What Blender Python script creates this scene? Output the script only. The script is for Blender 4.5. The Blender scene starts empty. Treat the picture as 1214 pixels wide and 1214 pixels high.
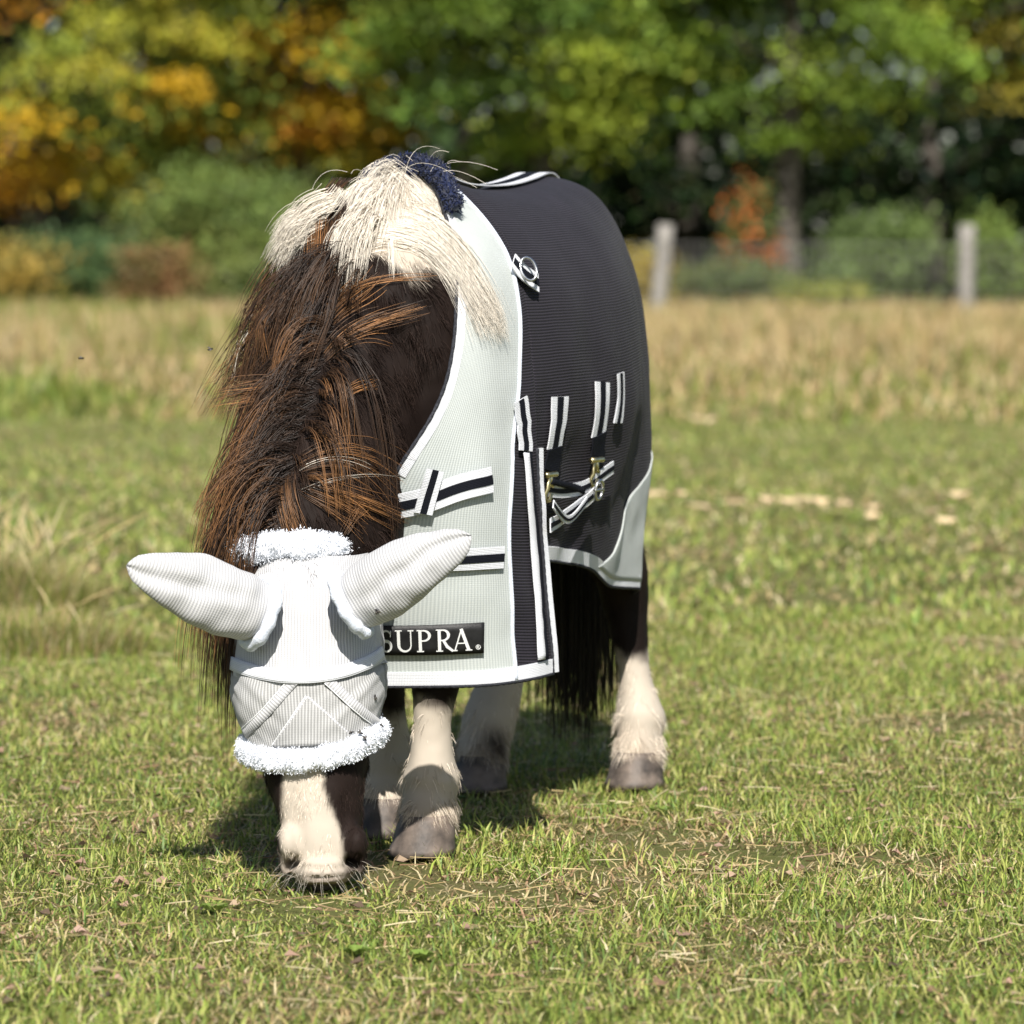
import bpy, math, random
import numpy as np
from mathutils import Vector, Matrix
from mathutils.bvhtree import BVHTree

SC = bpy.context.scene
COL = SC.collection
rng = np.random.default_rng(7)

# ------------------------------------------------------------------ camera
CAM_H = 0.83
FPX = 4620.0            # focal length in photograph pixels (1214 wide)
PITCH = math.atan(302.0 / FPX)
cd = bpy.data.cameras.new('camera')
cam = bpy.data.objects.new('camera', cd)
COL.objects.link(cam)
cam.location = (0, 0, CAM_H)
cam.rotation_euler = (math.pi / 2 - PITCH, 0, 0)
cd.sensor_width = 36.0
cd.lens = FPX / 1214.0 * 36.0
cd.clip_start = 0.05
cd.clip_end = 2000
cd.dof.use_dof = True
cd.dof.focus_distance = 5.22
cd.dof.aperture_fstop = 5.7
cd.dof.aperture_blades = 9
SC.camera = cam

# ------------------------------------------------------------------ light
SUN_D = Vector((-0.03, 0.75, -0.76)).normalized()      # the way the light travels
w = bpy.data.worlds.new('World')
SC.world = w
w.use_nodes = True
nt = w.node_tree
sky = nt.nodes.new('ShaderNodeTexSky')
sky.sky_type = 'NISHITA'
sky.sun_disc = False
sky.sun_elevation = math.asin(-SUN_D.z)
sky.sun_rotation = math.atan2(-SUN_D.x, -SUN_D.y)
sky.dust_density = 1.2
bg = nt.nodes['Background']
nt.links.new(sky.outputs[0], bg.inputs[0])
bg.inputs[1].default_value = 0.065
sl = bpy.data.lights.new('sun', 'SUN')
sl.energy = 5.0
sl.angle = math.radians(0.53)
sl.color = (1.0, 0.955, 0.89)
sun = bpy.data.objects.new('sun', sl)
COL.objects.link(sun)
sun.location = (-2, -6, 9)
sun.rotation_euler = SUN_D.to_track_quat('-Z', 'Y').to_euler()
SC.view_settings.view_transform = 'Standard'
SC.view_settings.look = 'None'
SC.view_settings.exposure = 0.62
SC.view_settings.gamma = 1.0
SC.view_settings.use_curve_mapping = False
SC.cycles.use_denoising = True
SC.cycles.transparent_max_bounces = 16
SC.cycles.max_bounces = 6

# ------------------------------------------------------------------ helpers
CO, SI = math.cos(PITCH), math.sin(PITCH)
def ray(px, py):
    a, b = (px - 607.0) / FPX, -(py - 607.0) / FPX
    return np.array((a, CO + b * SI, -SI + b * CO))
def at(px, py, D):
    """the point seen at a photograph pixel, D metres out along world Y"""
    r = ray(px, py)
    return np.array((0, 0, CAM_H)) + r * (D / r[1])
def ground_at(px, py):
    r = ray(px, py)
    return np.array((0, 0, CAM_H)) + r * (-CAM_H / r[2])
def smoothstep(a, b, x):
    t = np.clip((x - a) / (b - a), 0, 1)
    return t * t * (3 - 2 * t)
_h = np.random.default_rng(99).random((64, 64, 16)).astype(np.float32)
def vnoise(p):
    """value noise, p (n,3) -> 0..1"""
    p = np.asarray(p, dtype=np.float64)
    i = np.floor(p).astype(int); f = p - i; f = f * f * (3 - 2 * f)
    out = 0
    for dx in (0, 1):
        for dy in (0, 1):
            for dz in (0, 1):
                wgt = (f[:, 0] if dx else 1 - f[:, 0]) * (f[:, 1] if dy else 1 - f[:, 1]) * (f[:, 2] if dz else 1 - f[:, 2])
                out = out + wgt * _h[(i[:, 0] + dx) % 64, (i[:, 1] + dy) % 64, (i[:, 2] + dz) % 16]
    return out
def fbm(p, o=3):
    p = np.asarray(p, dtype=np.float64)
    return sum(vnoise(p * 2 ** k + 11.3 * k) * 0.5 ** (k + 1) for k in range(o)) / (1 - 0.5 ** o)
def nrm(v):
    return v / (np.linalg.norm(v, axis=-1, keepdims=True) + 1e-12)
def cr(P, t):
    """Catmull-Rom through P (k,d) at t in 0..k-1"""
    P = np.asarray(P, float); t = np.atleast_1d(np.asarray(t, float))
    n = len(P); i = np.clip(np.floor(t).astype(int), 0, n - 2); f = (t - i)[:, None]
    g = lambda j: P[np.clip(j, 0, n - 1)]
    p0 = np.where((i == 0)[:, None], 2 * g(i) - g(i + 1), g(i - 1))
    p3 = np.where((i == n - 2)[:, None], 2 * g(i + 1) - g(i), g(i + 2))
    p1, p2 = g(i), g(i + 1)
    return 0.5 * (2 * p1 + (p2 - p0) * f + (2 * p0 - 5 * p1 + 4 * p2 - p3) * f ** 2 + (3 * p1 - p0 - 3 * p2 + p3) * f ** 3)

def mk(name, V, F, mat=None, parent=None, smooth=True, color=None, uv=None, attrs=None, link=True):
    """one mesh object; V in world metres, F an (m,k) array or list of such arrays"""
    V = np.asarray(V, dtype=np.float32).reshape(-1, 3)
    if parent is not None:
        off = world_loc(parent)
        V = V - off.astype(np.float32)
    Fs = F if isinstance(F, (list, tuple)) else [F]
    Fs = [np.asarray(f, dtype=np.int32) for f in Fs if len(f)]
    me = bpy.data.meshes.new(name)
    me.vertices.add(len(V)); me.vertices.foreach_set('co', V.ravel())
    nl = sum(f.size for f in Fs); npoly = sum(len(f) for f in Fs)
    me.loops.add(nl); me.polygons.add(npoly)
    me.loops.foreach_set('vertex_index', np.concatenate([f.ravel() for f in Fs]))
    tot = np.concatenate([np.full(len(f), f.shape[1], dtype=np.int32) for f in Fs])
    me.polygons.foreach_set('loop_start', np.concatenate([[0], np.cumsum(tot)[:-1]]).astype(np.int32))
    me.polygons.foreach_set('use_smooth', np.full(npoly, bool(smooth)))
    me.update(calc_edges=True)
    if color is not None:
        c = np.asarray(color, dtype=np.float32)
        if c.shape[1] == 3: c = np.hstack([c, np.ones((len(c), 1), np.float32)])
        a = me.color_attributes.new('tint', 'FLOAT_COLOR', 'POINT'); a.data.foreach_set('color', c.ravel())
    if uv is not None:
        l = me.uv_layers.new(name='weave')
        li = np.concatenate([f.ravel() for f in Fs])
        l.data.foreach_set('uv', np.asarray(uv, dtype=np.float32)[li].ravel())
    for k, v in (attrs or {}).items():
        a = me.attributes.new(k, 'FLOAT', 'POINT'); a.data.foreach_set('value', np.asarray(v, dtype=np.float32))
    if mat is not None: me.materials.append(mat)
    o = bpy.data.objects.new(name, me)
    COL.objects.link(o)
    if parent is not None: o.parent = parent
    return o
def world_loc(o):
    p = np.zeros(3)
    while o is not None:
        p = p + np.array(o.location); o = o.parent
    return p
def empty(name, loc, label, cat, group=None):
    o = bpy.data.objects.new(name, None); COL.objects.link(o); o.location = loc; o.empty_display_size = 0.1
    return tag(o, label, cat, group)
def tag(o, label=None, cat=None, group=None, kind=None):
    if label: o['label'] = label
    if cat: o['category'] = cat
    if group: o['group'] = group
    if kind: o['kind'] = kind
    return o
def bvh_of(V, F):
    polys = []
    for f in (F if isinstance(F, (list, tuple)) else [F]): polys += [tuple(int(i) for i in r) for r in f]
    return BVHTree.FromPolygons([tuple(map(float, v)) for v in V], polys)
def grid_faces(n, m, wrap=False):
    """(n rows, m cols) vertex grid"""
    i = np.arange(n - 1)[:, None]; j = np.arange(m if wrap else m - 1)[None, :]
    a = i * m + j; b = i * m + (j + 1) % m
    return np.stack([a, b, b + m, a + m], -1).reshape(-1, 4)
def tube(path, rad, sides=8, cap=True, ref=(0, 0, 1)):
    """round tube; rad scalar, (k,) or (k,2)"""
    P = np.asarray(path, float); k = len(P)
    R = np.asarray(rad, float)
    if R.ndim == 0: R = np.full((k, 2), float(R))
    if R.ndim == 1: R = np.stack([R, R], 1)
    T = nrm(np.gradient(P, axis=0))
    ref = np.asarray(ref, float)
    S = np.cross(T, ref)
    bad = np.linalg.norm(S, axis=1) < 0.2
    S[bad] = np.cross(T[bad], np.array((0.9, 0.3, 0.1)))
    S = nrm(S); U = np.cross(S, T)
    for i in range(1, k):
        if np.dot(S[i], S[i - 1]) < 0: S[i] = -S[i]; U[i] = -U[i]
    a = np.linspace(0, 2 * math.pi, sides, endpoint=False)
    V = P[:, None] + R[:, :1, None] * np.cos(a)[None, :, None] * S[:, None] + R[:, 1:, None] * np.sin(a)[None, :, None] * U[:, None]
    V = V.reshape(-1, 3); F = [grid_faces(k, sides, True)]
    if cap:
        n = len(V); V = np.vstack([V, P[:1], P[-1:]])
        j = np.arange(sides); j2 = (j + 1) % sides
        F.append(np.stack([j2, j, np.full(sides, n)], 1)); b = (k - 1) * sides
        F.append(np.stack([b + j, b + j2, np.full(sides, n + 1)], 1))
    return V, F
def merge(parts):
    Vs, F3, F4, n = [], [], [], 0
    for V, F in parts:
        for f in (F if isinstance(F, (list, tuple)) else [F]):
            f = np.asarray(f)
            if not len(f): continue
            (F3 if f.shape[1] == 3 else F4).append(f + n)
        Vs.append(np.asarray(V, float)); n += len(V)
    F = []
    if F4: F.append(np.vstack(F4))
    if F3: F.append(np.vstack(F3))
    return np.vstack(Vs), F
def strands(P, R, sides=3, col=None):
    """P (N,K,3) strand points, R (N,K) radii -> prism tubes, tint per vertex"""
    N, K, _ = P.shape
    T = nrm(np.gradient(P, axis=1))
    ref = nrm(rng.normal(size=(N, 1, 3)))
    S = nrm(np.cross(T, np.broadcast_to(ref, T.shape))); U = np.cross(S, T)
    a = np.linspace(0, 2 * math.pi, sides, endpoint=False)
    V = P[:, :, None] + R[:, :, None, None] * (np.cos(a)[None, None, :, None] * S[:, :, None] + np.sin(a)[None, None, :, None] * U[:, :, None])
    base = (np.arange(N) * K * sides)[:, None, None]
    i = np.arange(K - 1)[None, :, None] * sides; j = np.arange(sides)[None, None, :]; j2 = (j + 1) % sides
    q = np.stack([base + i + j, base + i + j2, base + i + sides + j2, base + i + sides + j], -1).reshape(-1, 4)
    c = None if col is None else np.repeat(col.reshape(N, K, 1, 3), sides, 2).reshape(-1, 3)
    return V.reshape(-1, 3), q, c
def flat_strands(P, R, col=None):
    """short hairs as flat tapering strips"""
    N, K, _ = P.shape
    T = nrm(np.gradient(P, axis=1)); S = nrm(np.cross(T, np.broadcast_to(nrm(rng.normal(size=(N, 1, 3))), T.shape)))
    V = np.stack([P - S * R[..., None], P + S * R[..., None]], 2)
    b = (np.arange(N) * K * 2)[:, None] + np.arange(K - 1)[None] * 2
    q = np.stack([b, b + 1, b + 3, b + 2], -1).reshape(-1, 4)
    return V.reshape(-1, 3), q, None if col is None else np.repeat(col.reshape(N, K, 1, 3), 2, 2).reshape(-1, 3)
def blades(base, tip_dir, length, width, bend, col_b, col_t, segs=2):
    """flat tapering leaves: base (N,3), tip_dir (N,2) lean direction, bend = how far it leans"""
    N = len(base)
    k = np.linspace(0, 1, segs + 1)
    d = nrm(np.concatenate([tip_dir, np.zeros((N, 1))], 1))
    side = np.stack([-d[:, 1], d[:, 0], np.zeros(N)], 1)
    tw = rng.normal(0, 0.5, N)[:, None]
    side = nrm(side * np.cos(tw) + d * np.sin(tw))
    ang = bend[:, None] * k[None] ** 1.0
    stp = length[:, None] / segs
    h = np.concatenate([np.zeros((N, 1)), np.cumsum(np.sin(ang[:, 1:]) * stp, 1)], 1)
    z = np.concatenate([np.zeros((N, 1)), np.cumsum(np.cos(ang[:, 1:]) * stp, 1)], 1)
    C = base[:, None] + d[:, None] * h[..., None] + np.array((0, 0, 1.0)) * z[..., None]
    wd = width[:, None] * (1 - k[None] ** 1.6) * 0.5
    L = C[:, :segs] - side[:, None] * wd[:, :segs, None]
    Rr = C[:, :segs] + side[:, None] * wd[:, :segs, None]
    V = np.concatenate([np.stack([L, Rr], 2).reshape(N, -1, 3), C[:, segs:]], 1)
    nv = 2 * segs + 1
    o = (np.arange(N) * nv)[:, None]
    Q = [np.stack([o[:, 0] + 2 * i, o[:, 0] + 2 * i + 1, o[:, 0] + 2 * i + 3, o[:, 0] + 2 * i + 2], 1) for i in range(segs - 1)]
    Tt = np.stack([o[:, 0] + 2 * segs - 2, o[:, 0] + 2 * segs - 1, o[:, 0] + 2 * segs], 1)
    kk = np.concatenate([np.repeat(k[:segs], 2), [1.0]])
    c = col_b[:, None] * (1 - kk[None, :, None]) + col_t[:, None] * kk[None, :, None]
    F = ([np.vstack(Q)] if Q else []) + [Tt]
    return V.reshape(-1, 3), F, c.reshape(-1, 3)

# ------------------------------------------------------------------ materials
def mat(name, base=(0.5, 0.5, 0.5), rough=0.6, spec=0.3, metal=0.0, sheen=0.0, tint=False, translucent=0.0):
    m = bpy.data.materials.new(name); m.use_nodes = True
    n = m.node_tree; b = n.nodes['Principled BSDF']
    b.inputs['Base Color'].default_value = (*base, 1)
    b.inputs['Roughness'].default_value = rough
    b.inputs['Specular IOR Level'].default_value = spec
    b.inputs['Metallic'].default_value = metal
    b.inputs['Sheen Weight'].default_value = sheen
    if tint:
        a = n.nodes.new('ShaderNodeAttribute'); a.attribute_name = 'tint'
        n.links.new(a.outputs['Color'], b.inputs['Base Color'])
        if translucent:
            t = n.nodes.new('ShaderNodeBsdfTranslucent'); mx = n.nodes.new('ShaderNodeMixShader')
            mx.inputs[0].default_value = translucent
            n.links.new(a.outputs['Color'], t.inputs[0])
            n.links.new(b.outputs[0], mx.inputs[1]); n.links.new(t.outputs[0], mx.inputs[2])
            n.links.new(mx.outputs[0], n.nodes['Material Output'].inputs[0])
    return m
def N(m, t, **kw):
    x = m.node_tree.nodes.new(t)
    for k, v in kw.items(): setattr(x, k, v)
    return x
def noise_mix(m, scale, c0, c1, lo=0.35, hi=0.65, detail=6, coord='Object', bump=0.0, bscale=None):
    """base colour varied between c0 and c1 by noise, optional bump"""
    t = m.node_tree; b = t.nodes['Principled BSDF']
    tc = N(m, 'ShaderNodeTexCoord'); no = N(m, 'ShaderNodeTexNoise'); no.inputs['Scale'].default_value = scale; no.inputs['Detail'].default_value = detail
    r = N(m, 'ShaderNodeValToRGB'); r.color_ramp.elements[0].position = lo; r.color_ramp.elements[1].position = hi
    r.color_ramp.elements[0].color = (*c0, 1); r.color_ramp.elements[1].color = (*c1, 1)
    t.links.new(tc.outputs[coord], no.inputs[0]); t.links.new(no.outputs[0], r.inputs[0]); t.links.new(r.outputs[0], b.inputs['Base Color'])
    if bump:
        n2 = N(m, 'ShaderNodeTexNoise'); n2.inputs['Scale'].default_value = bscale or scale * 4; n2.inputs['Detail'].default_value = 8
        bp = N(m, 'ShaderNodeBump'); bp.inputs['Strength'].default_value = 1.0; bp.inputs['Distance'].default_value = bump
        t.links.new(tc.outputs[coord], n2.inputs[0]); t.links.new(n2.outputs[0], bp.inputs['Height']); t.links.new(bp.outputs[0], b.inputs['Normal'])
    return m
def weave(name, c_lo, c_hi, pitch_u, pitch_v, rough=0.75, spec=0.2, sheen=0.2, depth=0.0006, dirt=0.15, see=0.0, ucut=0.5):
    """knitted mesh: ribs every pitch metres along uv, colour between ribs and gaps, broad wear"""
    m = bpy.data.materials.new(name); m.use_nodes = True
    t = m.node_tree; b = t.nodes['Principled BSDF']
    b.inputs['Roughness'].default_value = rough; b.inputs['Specular IOR Level'].default_value = spec; b.inputs['Sheen Weight'].default_value = sheen
    uv = N(m, 'ShaderNodeUVMap', uv_map='weave'); sp = N(m, 'ShaderNodeSeparateXYZ'); t.links.new(uv.outputs[0], sp.inputs[0])
    nz = N(m, 'ShaderNodeTexNoise'); nz.inputs['Scale'].default_value = 9; t.links.new(uv.outputs[0], nz.inputs[0])
    def wv(out, p, wob):
        a = N(m, 'ShaderNodeMath', operation='MULTIPLY'); a.inputs[1].default_value = 2 * math.pi / p
        w_ = N(m, 'ShaderNodeMath', operation='MULTIPLY_ADD'); w_.inputs[1].default_value = wob
        s = N(m, 'ShaderNodeMath', operation='SINE'); s2 = N(m, 'ShaderNodeMath', operation='MULTIPLY_ADD'); s2.inputs[1].default_value = 0.5; s2.inputs[2].default_value = 0.5
        t.links.new(out, a.inputs[0]); t.links.new(nz.outputs[0], w_.inputs[0]); t.links.new(a.outputs[0], w_.inputs[2]); t.links.new(w_.outputs[0], s.inputs[0]); t.links.new(s.outputs[0], s2.inputs[0])
        return s2.outputs[0]
    wu, wvv = wv(sp.outputs[0], pitch_u, 5.0), wv(sp.outputs[1], pitch_v, 5.0)
    mx = N(m, 'ShaderNodeMath', operation='MULTIPLY_ADD'); t.links.new(wvv, mx.inputs[0]); mx.inputs[1].default_value = ucut
    mu = N(m, 'ShaderNodeMath', operation='MULTIPLY'); t.links.new(wu, mu.inputs[0]); mu.inputs[1].default_value = 1 - ucut; t.links.new(mu.outputs[0], mx.inputs[2])
    r = N(m, 'ShaderNodeValToRGB'); r.color_ramp.elements[0].color = (*c_lo, 1); r.color_ramp.elements[1].color = (*c_hi, 1)
    r.color_ramp.elements[0].position = 0.2; r.color_ramp.elements[1].position = 0.8
    t.links.new(mx.outputs[0], r.inputs[0])
    tc = N(m, 'ShaderNodeTexCoord'); n2 = N(m, 'ShaderNodeTexNoise'); n2.inputs['Scale'].default_value = 14; n2.inputs['Detail'].default_value = 8; n2.inputs['Roughness'].default_value = 0.65
    t.links.new(tc.outputs['Object'], n2.inputs[0])
    rr = N(m, 'ShaderNodeMapRange'); rr.inputs[1].default_value = 0.3; rr.inputs[2].default_value = 0.7; rr.inputs[3].default_value = 1 - dirt; rr.inputs[4].default_value = 1 + dirt * 0.6
    t.links.new(n2.outputs[0], rr.inputs[0])
    mm = N(m, 'ShaderNodeVectorMath', operation='SCALE'); t.links.new(r.outputs[0], mm.inputs[0]); t.links.new(rr.outputs[0], mm.inputs['Scale'])
    t.links.new(mm.outputs[0], b.inputs['Base Color'])
    bp = N(m, 'ShaderNodeBump'); bp.inputs['Distance'].default_value = depth; bp.inputs['Strength'].default_value = 0.8
    t.links.new(mx.outputs[0], bp.inputs['Height']); t.links.new(bp.outputs[0], b.inputs['Normal'])
    if see:
        tr = N(m, 'ShaderNodeBsdfTransparent'); ms = N(m, 'ShaderNodeMixShader')
        iv = N(m, 'ShaderNodeMath', operation='MULTIPLY_ADD'); iv.inputs[1].default_value = -2 * see; iv.inputs[2].default_value = 2 * see
        t.links.new(mx.outputs[0], iv.inputs[0]); t.links.new(iv.outputs[0], ms.inputs[0])
        t.links.new(b.outputs[0], ms.inputs[1]); t.links.new(tr.outputs[0], ms.inputs[2]); t.links.new(ms.outputs[0], t.nodes['Material Output'].inputs[0])
    return m
M = {}
M['hair'] = mat('hair', tint=True, rough=0.42, spec=0.35)
M['coat_hair'] = mat('coat_hair', tint=True, rough=0.7, spec=0.08)
M['coat'] = mat('coat', tint=True, rough=0.7, spec=0.12)
M['leaf'] = mat('leaf', tint=True, rough=0.55, spec=0.25, translucent=0.16)
M['grass'] = mat('grass_blade', tint=True, rough=0.5, spec=0.3, translucent=0.25)
M['bark'] = noise_mix(mat('bark', rough=0.9), 9, (0.05, 0.042, 0.035), (0.14, 0.125, 0.105), bump=0.02)
M['dark_mesh'] = weave('dark_mesh', (0.0065, 0.0060, 0.0090), (0.0310, 0.0275, 0.0365), 0.0035, 0.0043, rough=0.75, spec=0.18, sheen=0.04, depth=0.0010, dirt=0.2, ucut=0.88)
M['pale_mesh'] = weave('pale_mesh', (0.37, 0.40, 0.39), (0.47, 0.50, 0.48), 0.0034, 0.0026, rough=0.65, depth=0.0005, dirt=0.07, ucut=0.25)
M['mask_mesh'] = weave('mask_mesh', (0.35, 0.35, 0.36), (0.53, 0.53, 0.53), 0.0042, 0.0022, rough=0.65, depth=0.0006, dirt=0.05, ucut=0.22)
M['eye_mesh'] = weave('eye_mesh', (0.24, 0.24, 0.235), (0.42, 0.42, 0.41), 0.0042, 0.0022, rough=0.65, depth=0.0007, dirt=0.08, ucut=0.22)  # grey see-through net, with shading of the lower face also put into its colour
M['white_web'] = weave('white_webbing', (0.56, 0.58, 0.62), (0.72, 0.73, 0.76), 0.0022, 0.0022, rough=0.6, depth=0.0006, dirt=0.08)
M['black_web'] = weave('black_webbing', (0.004, 0.005, 0.008), (0.012, 0.013, 0.019), 0.0022, 0.0022, rough=0.8, spec=.1, sheen=.0, depth=0.0005, dirt=0.2)
M['plush_navy'] = mat('plush_navy', tint=True, rough=0.9, spec=0.1, sheen=0.3)
M['fleece'] = mat('fleece', tint=True, rough=0.9, spec=0.1, sheen=0.4)
M['knit_white'] = noise_mix(mat('knit_white', rough=0.85, spec=0.1, sheen=0.2), 200, (0.55, 0.60, 0.70), (0.68, 0.72, 0.80), bump=0.001, bscale=400)
M['patch'] = noise_mix(mat('badge_rubber', rough=0.5, spec=0.3), 60, (0.010, 0.010, 0.011), (0.018, 0.018, 0.019), bump=0.0004, bscale=500)
M['letter'] = mat('badge_letter', base=(0.72, 0.73, 0.72), rough=0.5)
M['brass'] = noise_mix(mat('brass', rough=0.3, metal=1.0), 40, (0.48, 0.40, 0.20), (0.72, 0.64, 0.38))
M['steel'] = noise_mix(mat('steel', rough=0.3, metal=1.0), 40, (0.45, 0.45, 0.45), (0.65, 0.65, 0.65))
M['hoof'] = noise_mix(mat('hoof', rough=0.55), 30, (0.042, 0.035, 0.030), (0.165, 0.130, 0.105), bump=0.002, bscale=60)
M['post'] = noise_mix(mat('weathered_post', rough=0.9), 12, (0.20, 0.185, 0.165), (0.33, 0.31, 0.28), bump=0.01)
M['wire'] = mat('galvanised_wire', base=(0.28, 0.27, 0.26), rough=0.6, metal=0.4)
M['fly'] = mat('fly_body', base=(0.012, 0.011, 0.012), rough=0.35)
M['wing'] = mat('fly_wing', base=(0.10, 0.09, 0.08), rough=0.3)
# ================================================================== ground and grass
def relief(x, y):
    p = np.stack([x * 2.2, y * 2.2, np.zeros_like(x)], 1)
    near = fbm(p, 3)
    big = vnoise(np.stack([x * 0.12, y * 0.12, np.ones_like(x)], 1))
    return -0.02 * near - 0.10 * (1 - big) * smoothstep(9, 22, y)
xs = np.concatenate([-np.geomspace(300, 3.0, 40), np.linspace(-2.9, 2.9, 77), np.geomspace(3.0, 300, 40)])
ys = np.concatenate([-np.geomspace(200, 2.0, 16), np.linspace(-1.5, 3, 10), np.linspace(3.1, 9, 79), np.geomspace(9.1, 600, 90)])
gx, gy = np.meshgrid(xs, ys)
gz = relief(gx.ravel(), gy.ravel())
mg = mat('soil', rough=0.95, spec=0.1)
_t = mg.node_tree; _b = _t.nodes['Principled BSDF']
_tc = N(mg, 'ShaderNodeTexCoord')
_n1 = N(mg, 'ShaderNodeTexNoise'); _n1.inputs['Scale'].default_value = 3.0; _n1.inputs['Detail'].default_value = 10; _n1.inputs['Roughness'].default_value = 0.7
_n2 = N(mg, 'ShaderNodeTexNoise'); _n2.inputs['Scale'].default_value = 45; _n2.inputs['Detail'].default_value = 8; _n2.inputs['Roughness'].default_value = 0.75
_r = N(mg, 'ShaderNodeValToRGB'); _r.color_ramp.elements[0].position = 0.3; _r.color_ramp.elements[1].position = 0.72
_r.color_ramp.elements[0].color = (0.110, 0.140, 0.034, 1); _r.color_ramp.elements[1].color = (0.230, 0.175, 0.105, 1)
_e = _r.color_ramp.elements.new(0.5); _e.color = (0.175, 0.185, 0.060, 1)
_mx = N(mg, 'ShaderNodeMath', operation='MULTIPLY_ADD'); _mx.inputs[1].default_value = 0.55
_m2 = N(mg, 'ShaderNodeMath', operation='MULTIPLY'); _m2.inputs[1].default_value = 0.45
for nn in (_n1, _n2): _t.links.new(_tc.outputs['Object'], nn.inputs[0])
_t.links.new(_n2.outputs[0], _m2.inputs[0]); _t.links.new(_n1.outputs[0], _mx.inputs[0]); _t.links.new(_m2.outputs[0], _mx.inputs[2])
_t.links.new(_mx.outputs[0], _r.inputs[0]); _t.links.new(_r.outputs[0], _b.inputs['Base Color'])
_bp = N(mg, 'ShaderNodeBump'); _bp.inputs['Distance'].default_value = 0.02; _t.links.new(_n2.outputs[0], _bp.inputs['Height']); _t.links.new(_bp.outputs[0], _b.inputs['Normal'])
tag(mk('ground', np.stack([gx.ravel(), gy.ravel(), gz], 1), grid_faces(len(ys), len(xs)), mg), kind='structure')

def scatter(n, y0, y1, power=1.0, wide=1.22, extra=0.3):
    """points in the wedge the camera looks over, a bit wider than the frame"""
    u = rng.random(n)
    y = (y0 ** (1 + power) + u * (y1 ** (1 + power) - y0 ** (1 + power))) ** (1 / (1 + power))
    x = (rng.random(n) * 2 - 1) * (0.1314 * y * wide + extra)
    return x, y
GREEN = np.array([(0.175, 0.235, 0.036), (0.215, 0.270, 0.044), (0.275, 0.305, 0.064), (0.110, 0.180, 0.030), (0.340, 0.335, 0.095)])
STRAW = np.array([(0.54, 0.42, 0.20), (0.60, 0.49, 0.26), (0.42, 0.30, 0.15), (0.34, 0.21, 0.12), (0.66, 0.56, 0.34)])
def pick(pal, n): return pal[rng.integers(0, len(pal), n)] * rng.uniform(0.75, 1.25, (n, 1))
def lawn(n, y0, y1, hgt, wid, segs, power, dry_bias=0.0, extra=0.3):
    x, y = scatter(n, y0, y1, power, extra=extra)
    a = fbm(np.stack([x * 1.3, y * 1.3, np.full(n, 3.1)], 1), 3)          # thick / thin
    b = fbm(np.stack([x * 4.0, y * 3.0, np.full(n, 7.7)], 1), 3)
    bare = smoothstep(0.62, 0.74, 0.42 * a + 0.58 * b)
    keep = rng.random(n) > bare * 0.85
    x, y, a, b, bare = x[keep], y[keep], a[keep], b[keep], bare[keep]; n = len(x)
    z = relief(x, y)
    dry = rng.random(n) < (0.22 + dry_bias + 0.45 * bare + 0.34 * smoothstep(0.48, 0.66, b))
    ct = np.where(dry[:, None], pick(STRAW, n), pick(GREEN, n) * (1.0 + 0.45 * a)[:, None])
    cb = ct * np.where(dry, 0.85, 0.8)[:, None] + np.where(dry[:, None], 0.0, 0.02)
    ln = hgt * rng.uniform(0.45, 1.35, n) * (0.75 + 0.9 * a) * np.where(dry, 0.9, 1.0)
    ang = rng.random(n) * 2 * math.pi
    d = np.stack([np.cos(ang), np.sin(ang)], 1)
    bend = np.where(dry, rng.uniform(1.1, 2.4, n), rng.uniform(0.5, 2.1, n))
    ln = ln * (1 - .68 * np.exp(-((x + .25) / .15) ** 2 - ((y - 4.97) / .15) ** 2))     # nibbled short under the muzzle
    return blades(np.stack([x, y, z - 0.003], 1), d, ln, wid * rng.uniform(0.6, 1.4, n), bend, cb, ct, segs)
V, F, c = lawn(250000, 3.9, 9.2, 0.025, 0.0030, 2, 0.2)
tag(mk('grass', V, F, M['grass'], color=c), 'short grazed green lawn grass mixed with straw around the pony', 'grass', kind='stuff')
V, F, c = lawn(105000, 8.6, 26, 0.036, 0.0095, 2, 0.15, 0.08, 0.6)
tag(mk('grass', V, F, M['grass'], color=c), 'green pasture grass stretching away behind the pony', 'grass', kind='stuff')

# broad-leaved weeds (clover rosettes) dotted through the near lawn
def rosette_mesh():
    parts, cols = [], []
    for k in range(14):
        x, y = scatter(1, 4.2, 6.4, 0.2)
        c0 = np.array((x[0], y[0], relief(x, y)[0] + 0.004)); n = rng.integers(4, 9)
        for j in range(n):
            a = 2 * math.pi * j / n + rng.uniform(-.3, .3); L = rng.uniform(.012, .026); wd = L * .38
            d = np.array((math.cos(a), math.sin(a), 0)); s = np.array((-d[1], d[0], 0)); up = np.array((0, 0, 1))
            p = [c0, c0 + d * L * .5 + s * wd + up * .010, c0 + d * L + up * .008, c0 + d * L * .5 - s * wd + up * .010]
            parts.append((np.array(p), np.array([[0, 1, 2, 3]]))); cols.append(np.tile(np.array((.17, .245, .05)) * rng.uniform(.7, 1.4), (4, 1)))
    V, F = merge(parts); return V, F, np.vstack(cols)
V, F, c = rosette_mesh()
tag(mk('ground_weeds', V, F, M['grass'], color=c), 'small broad green weed leaves low in the grass', 'weeds', kind='stuff')

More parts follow.
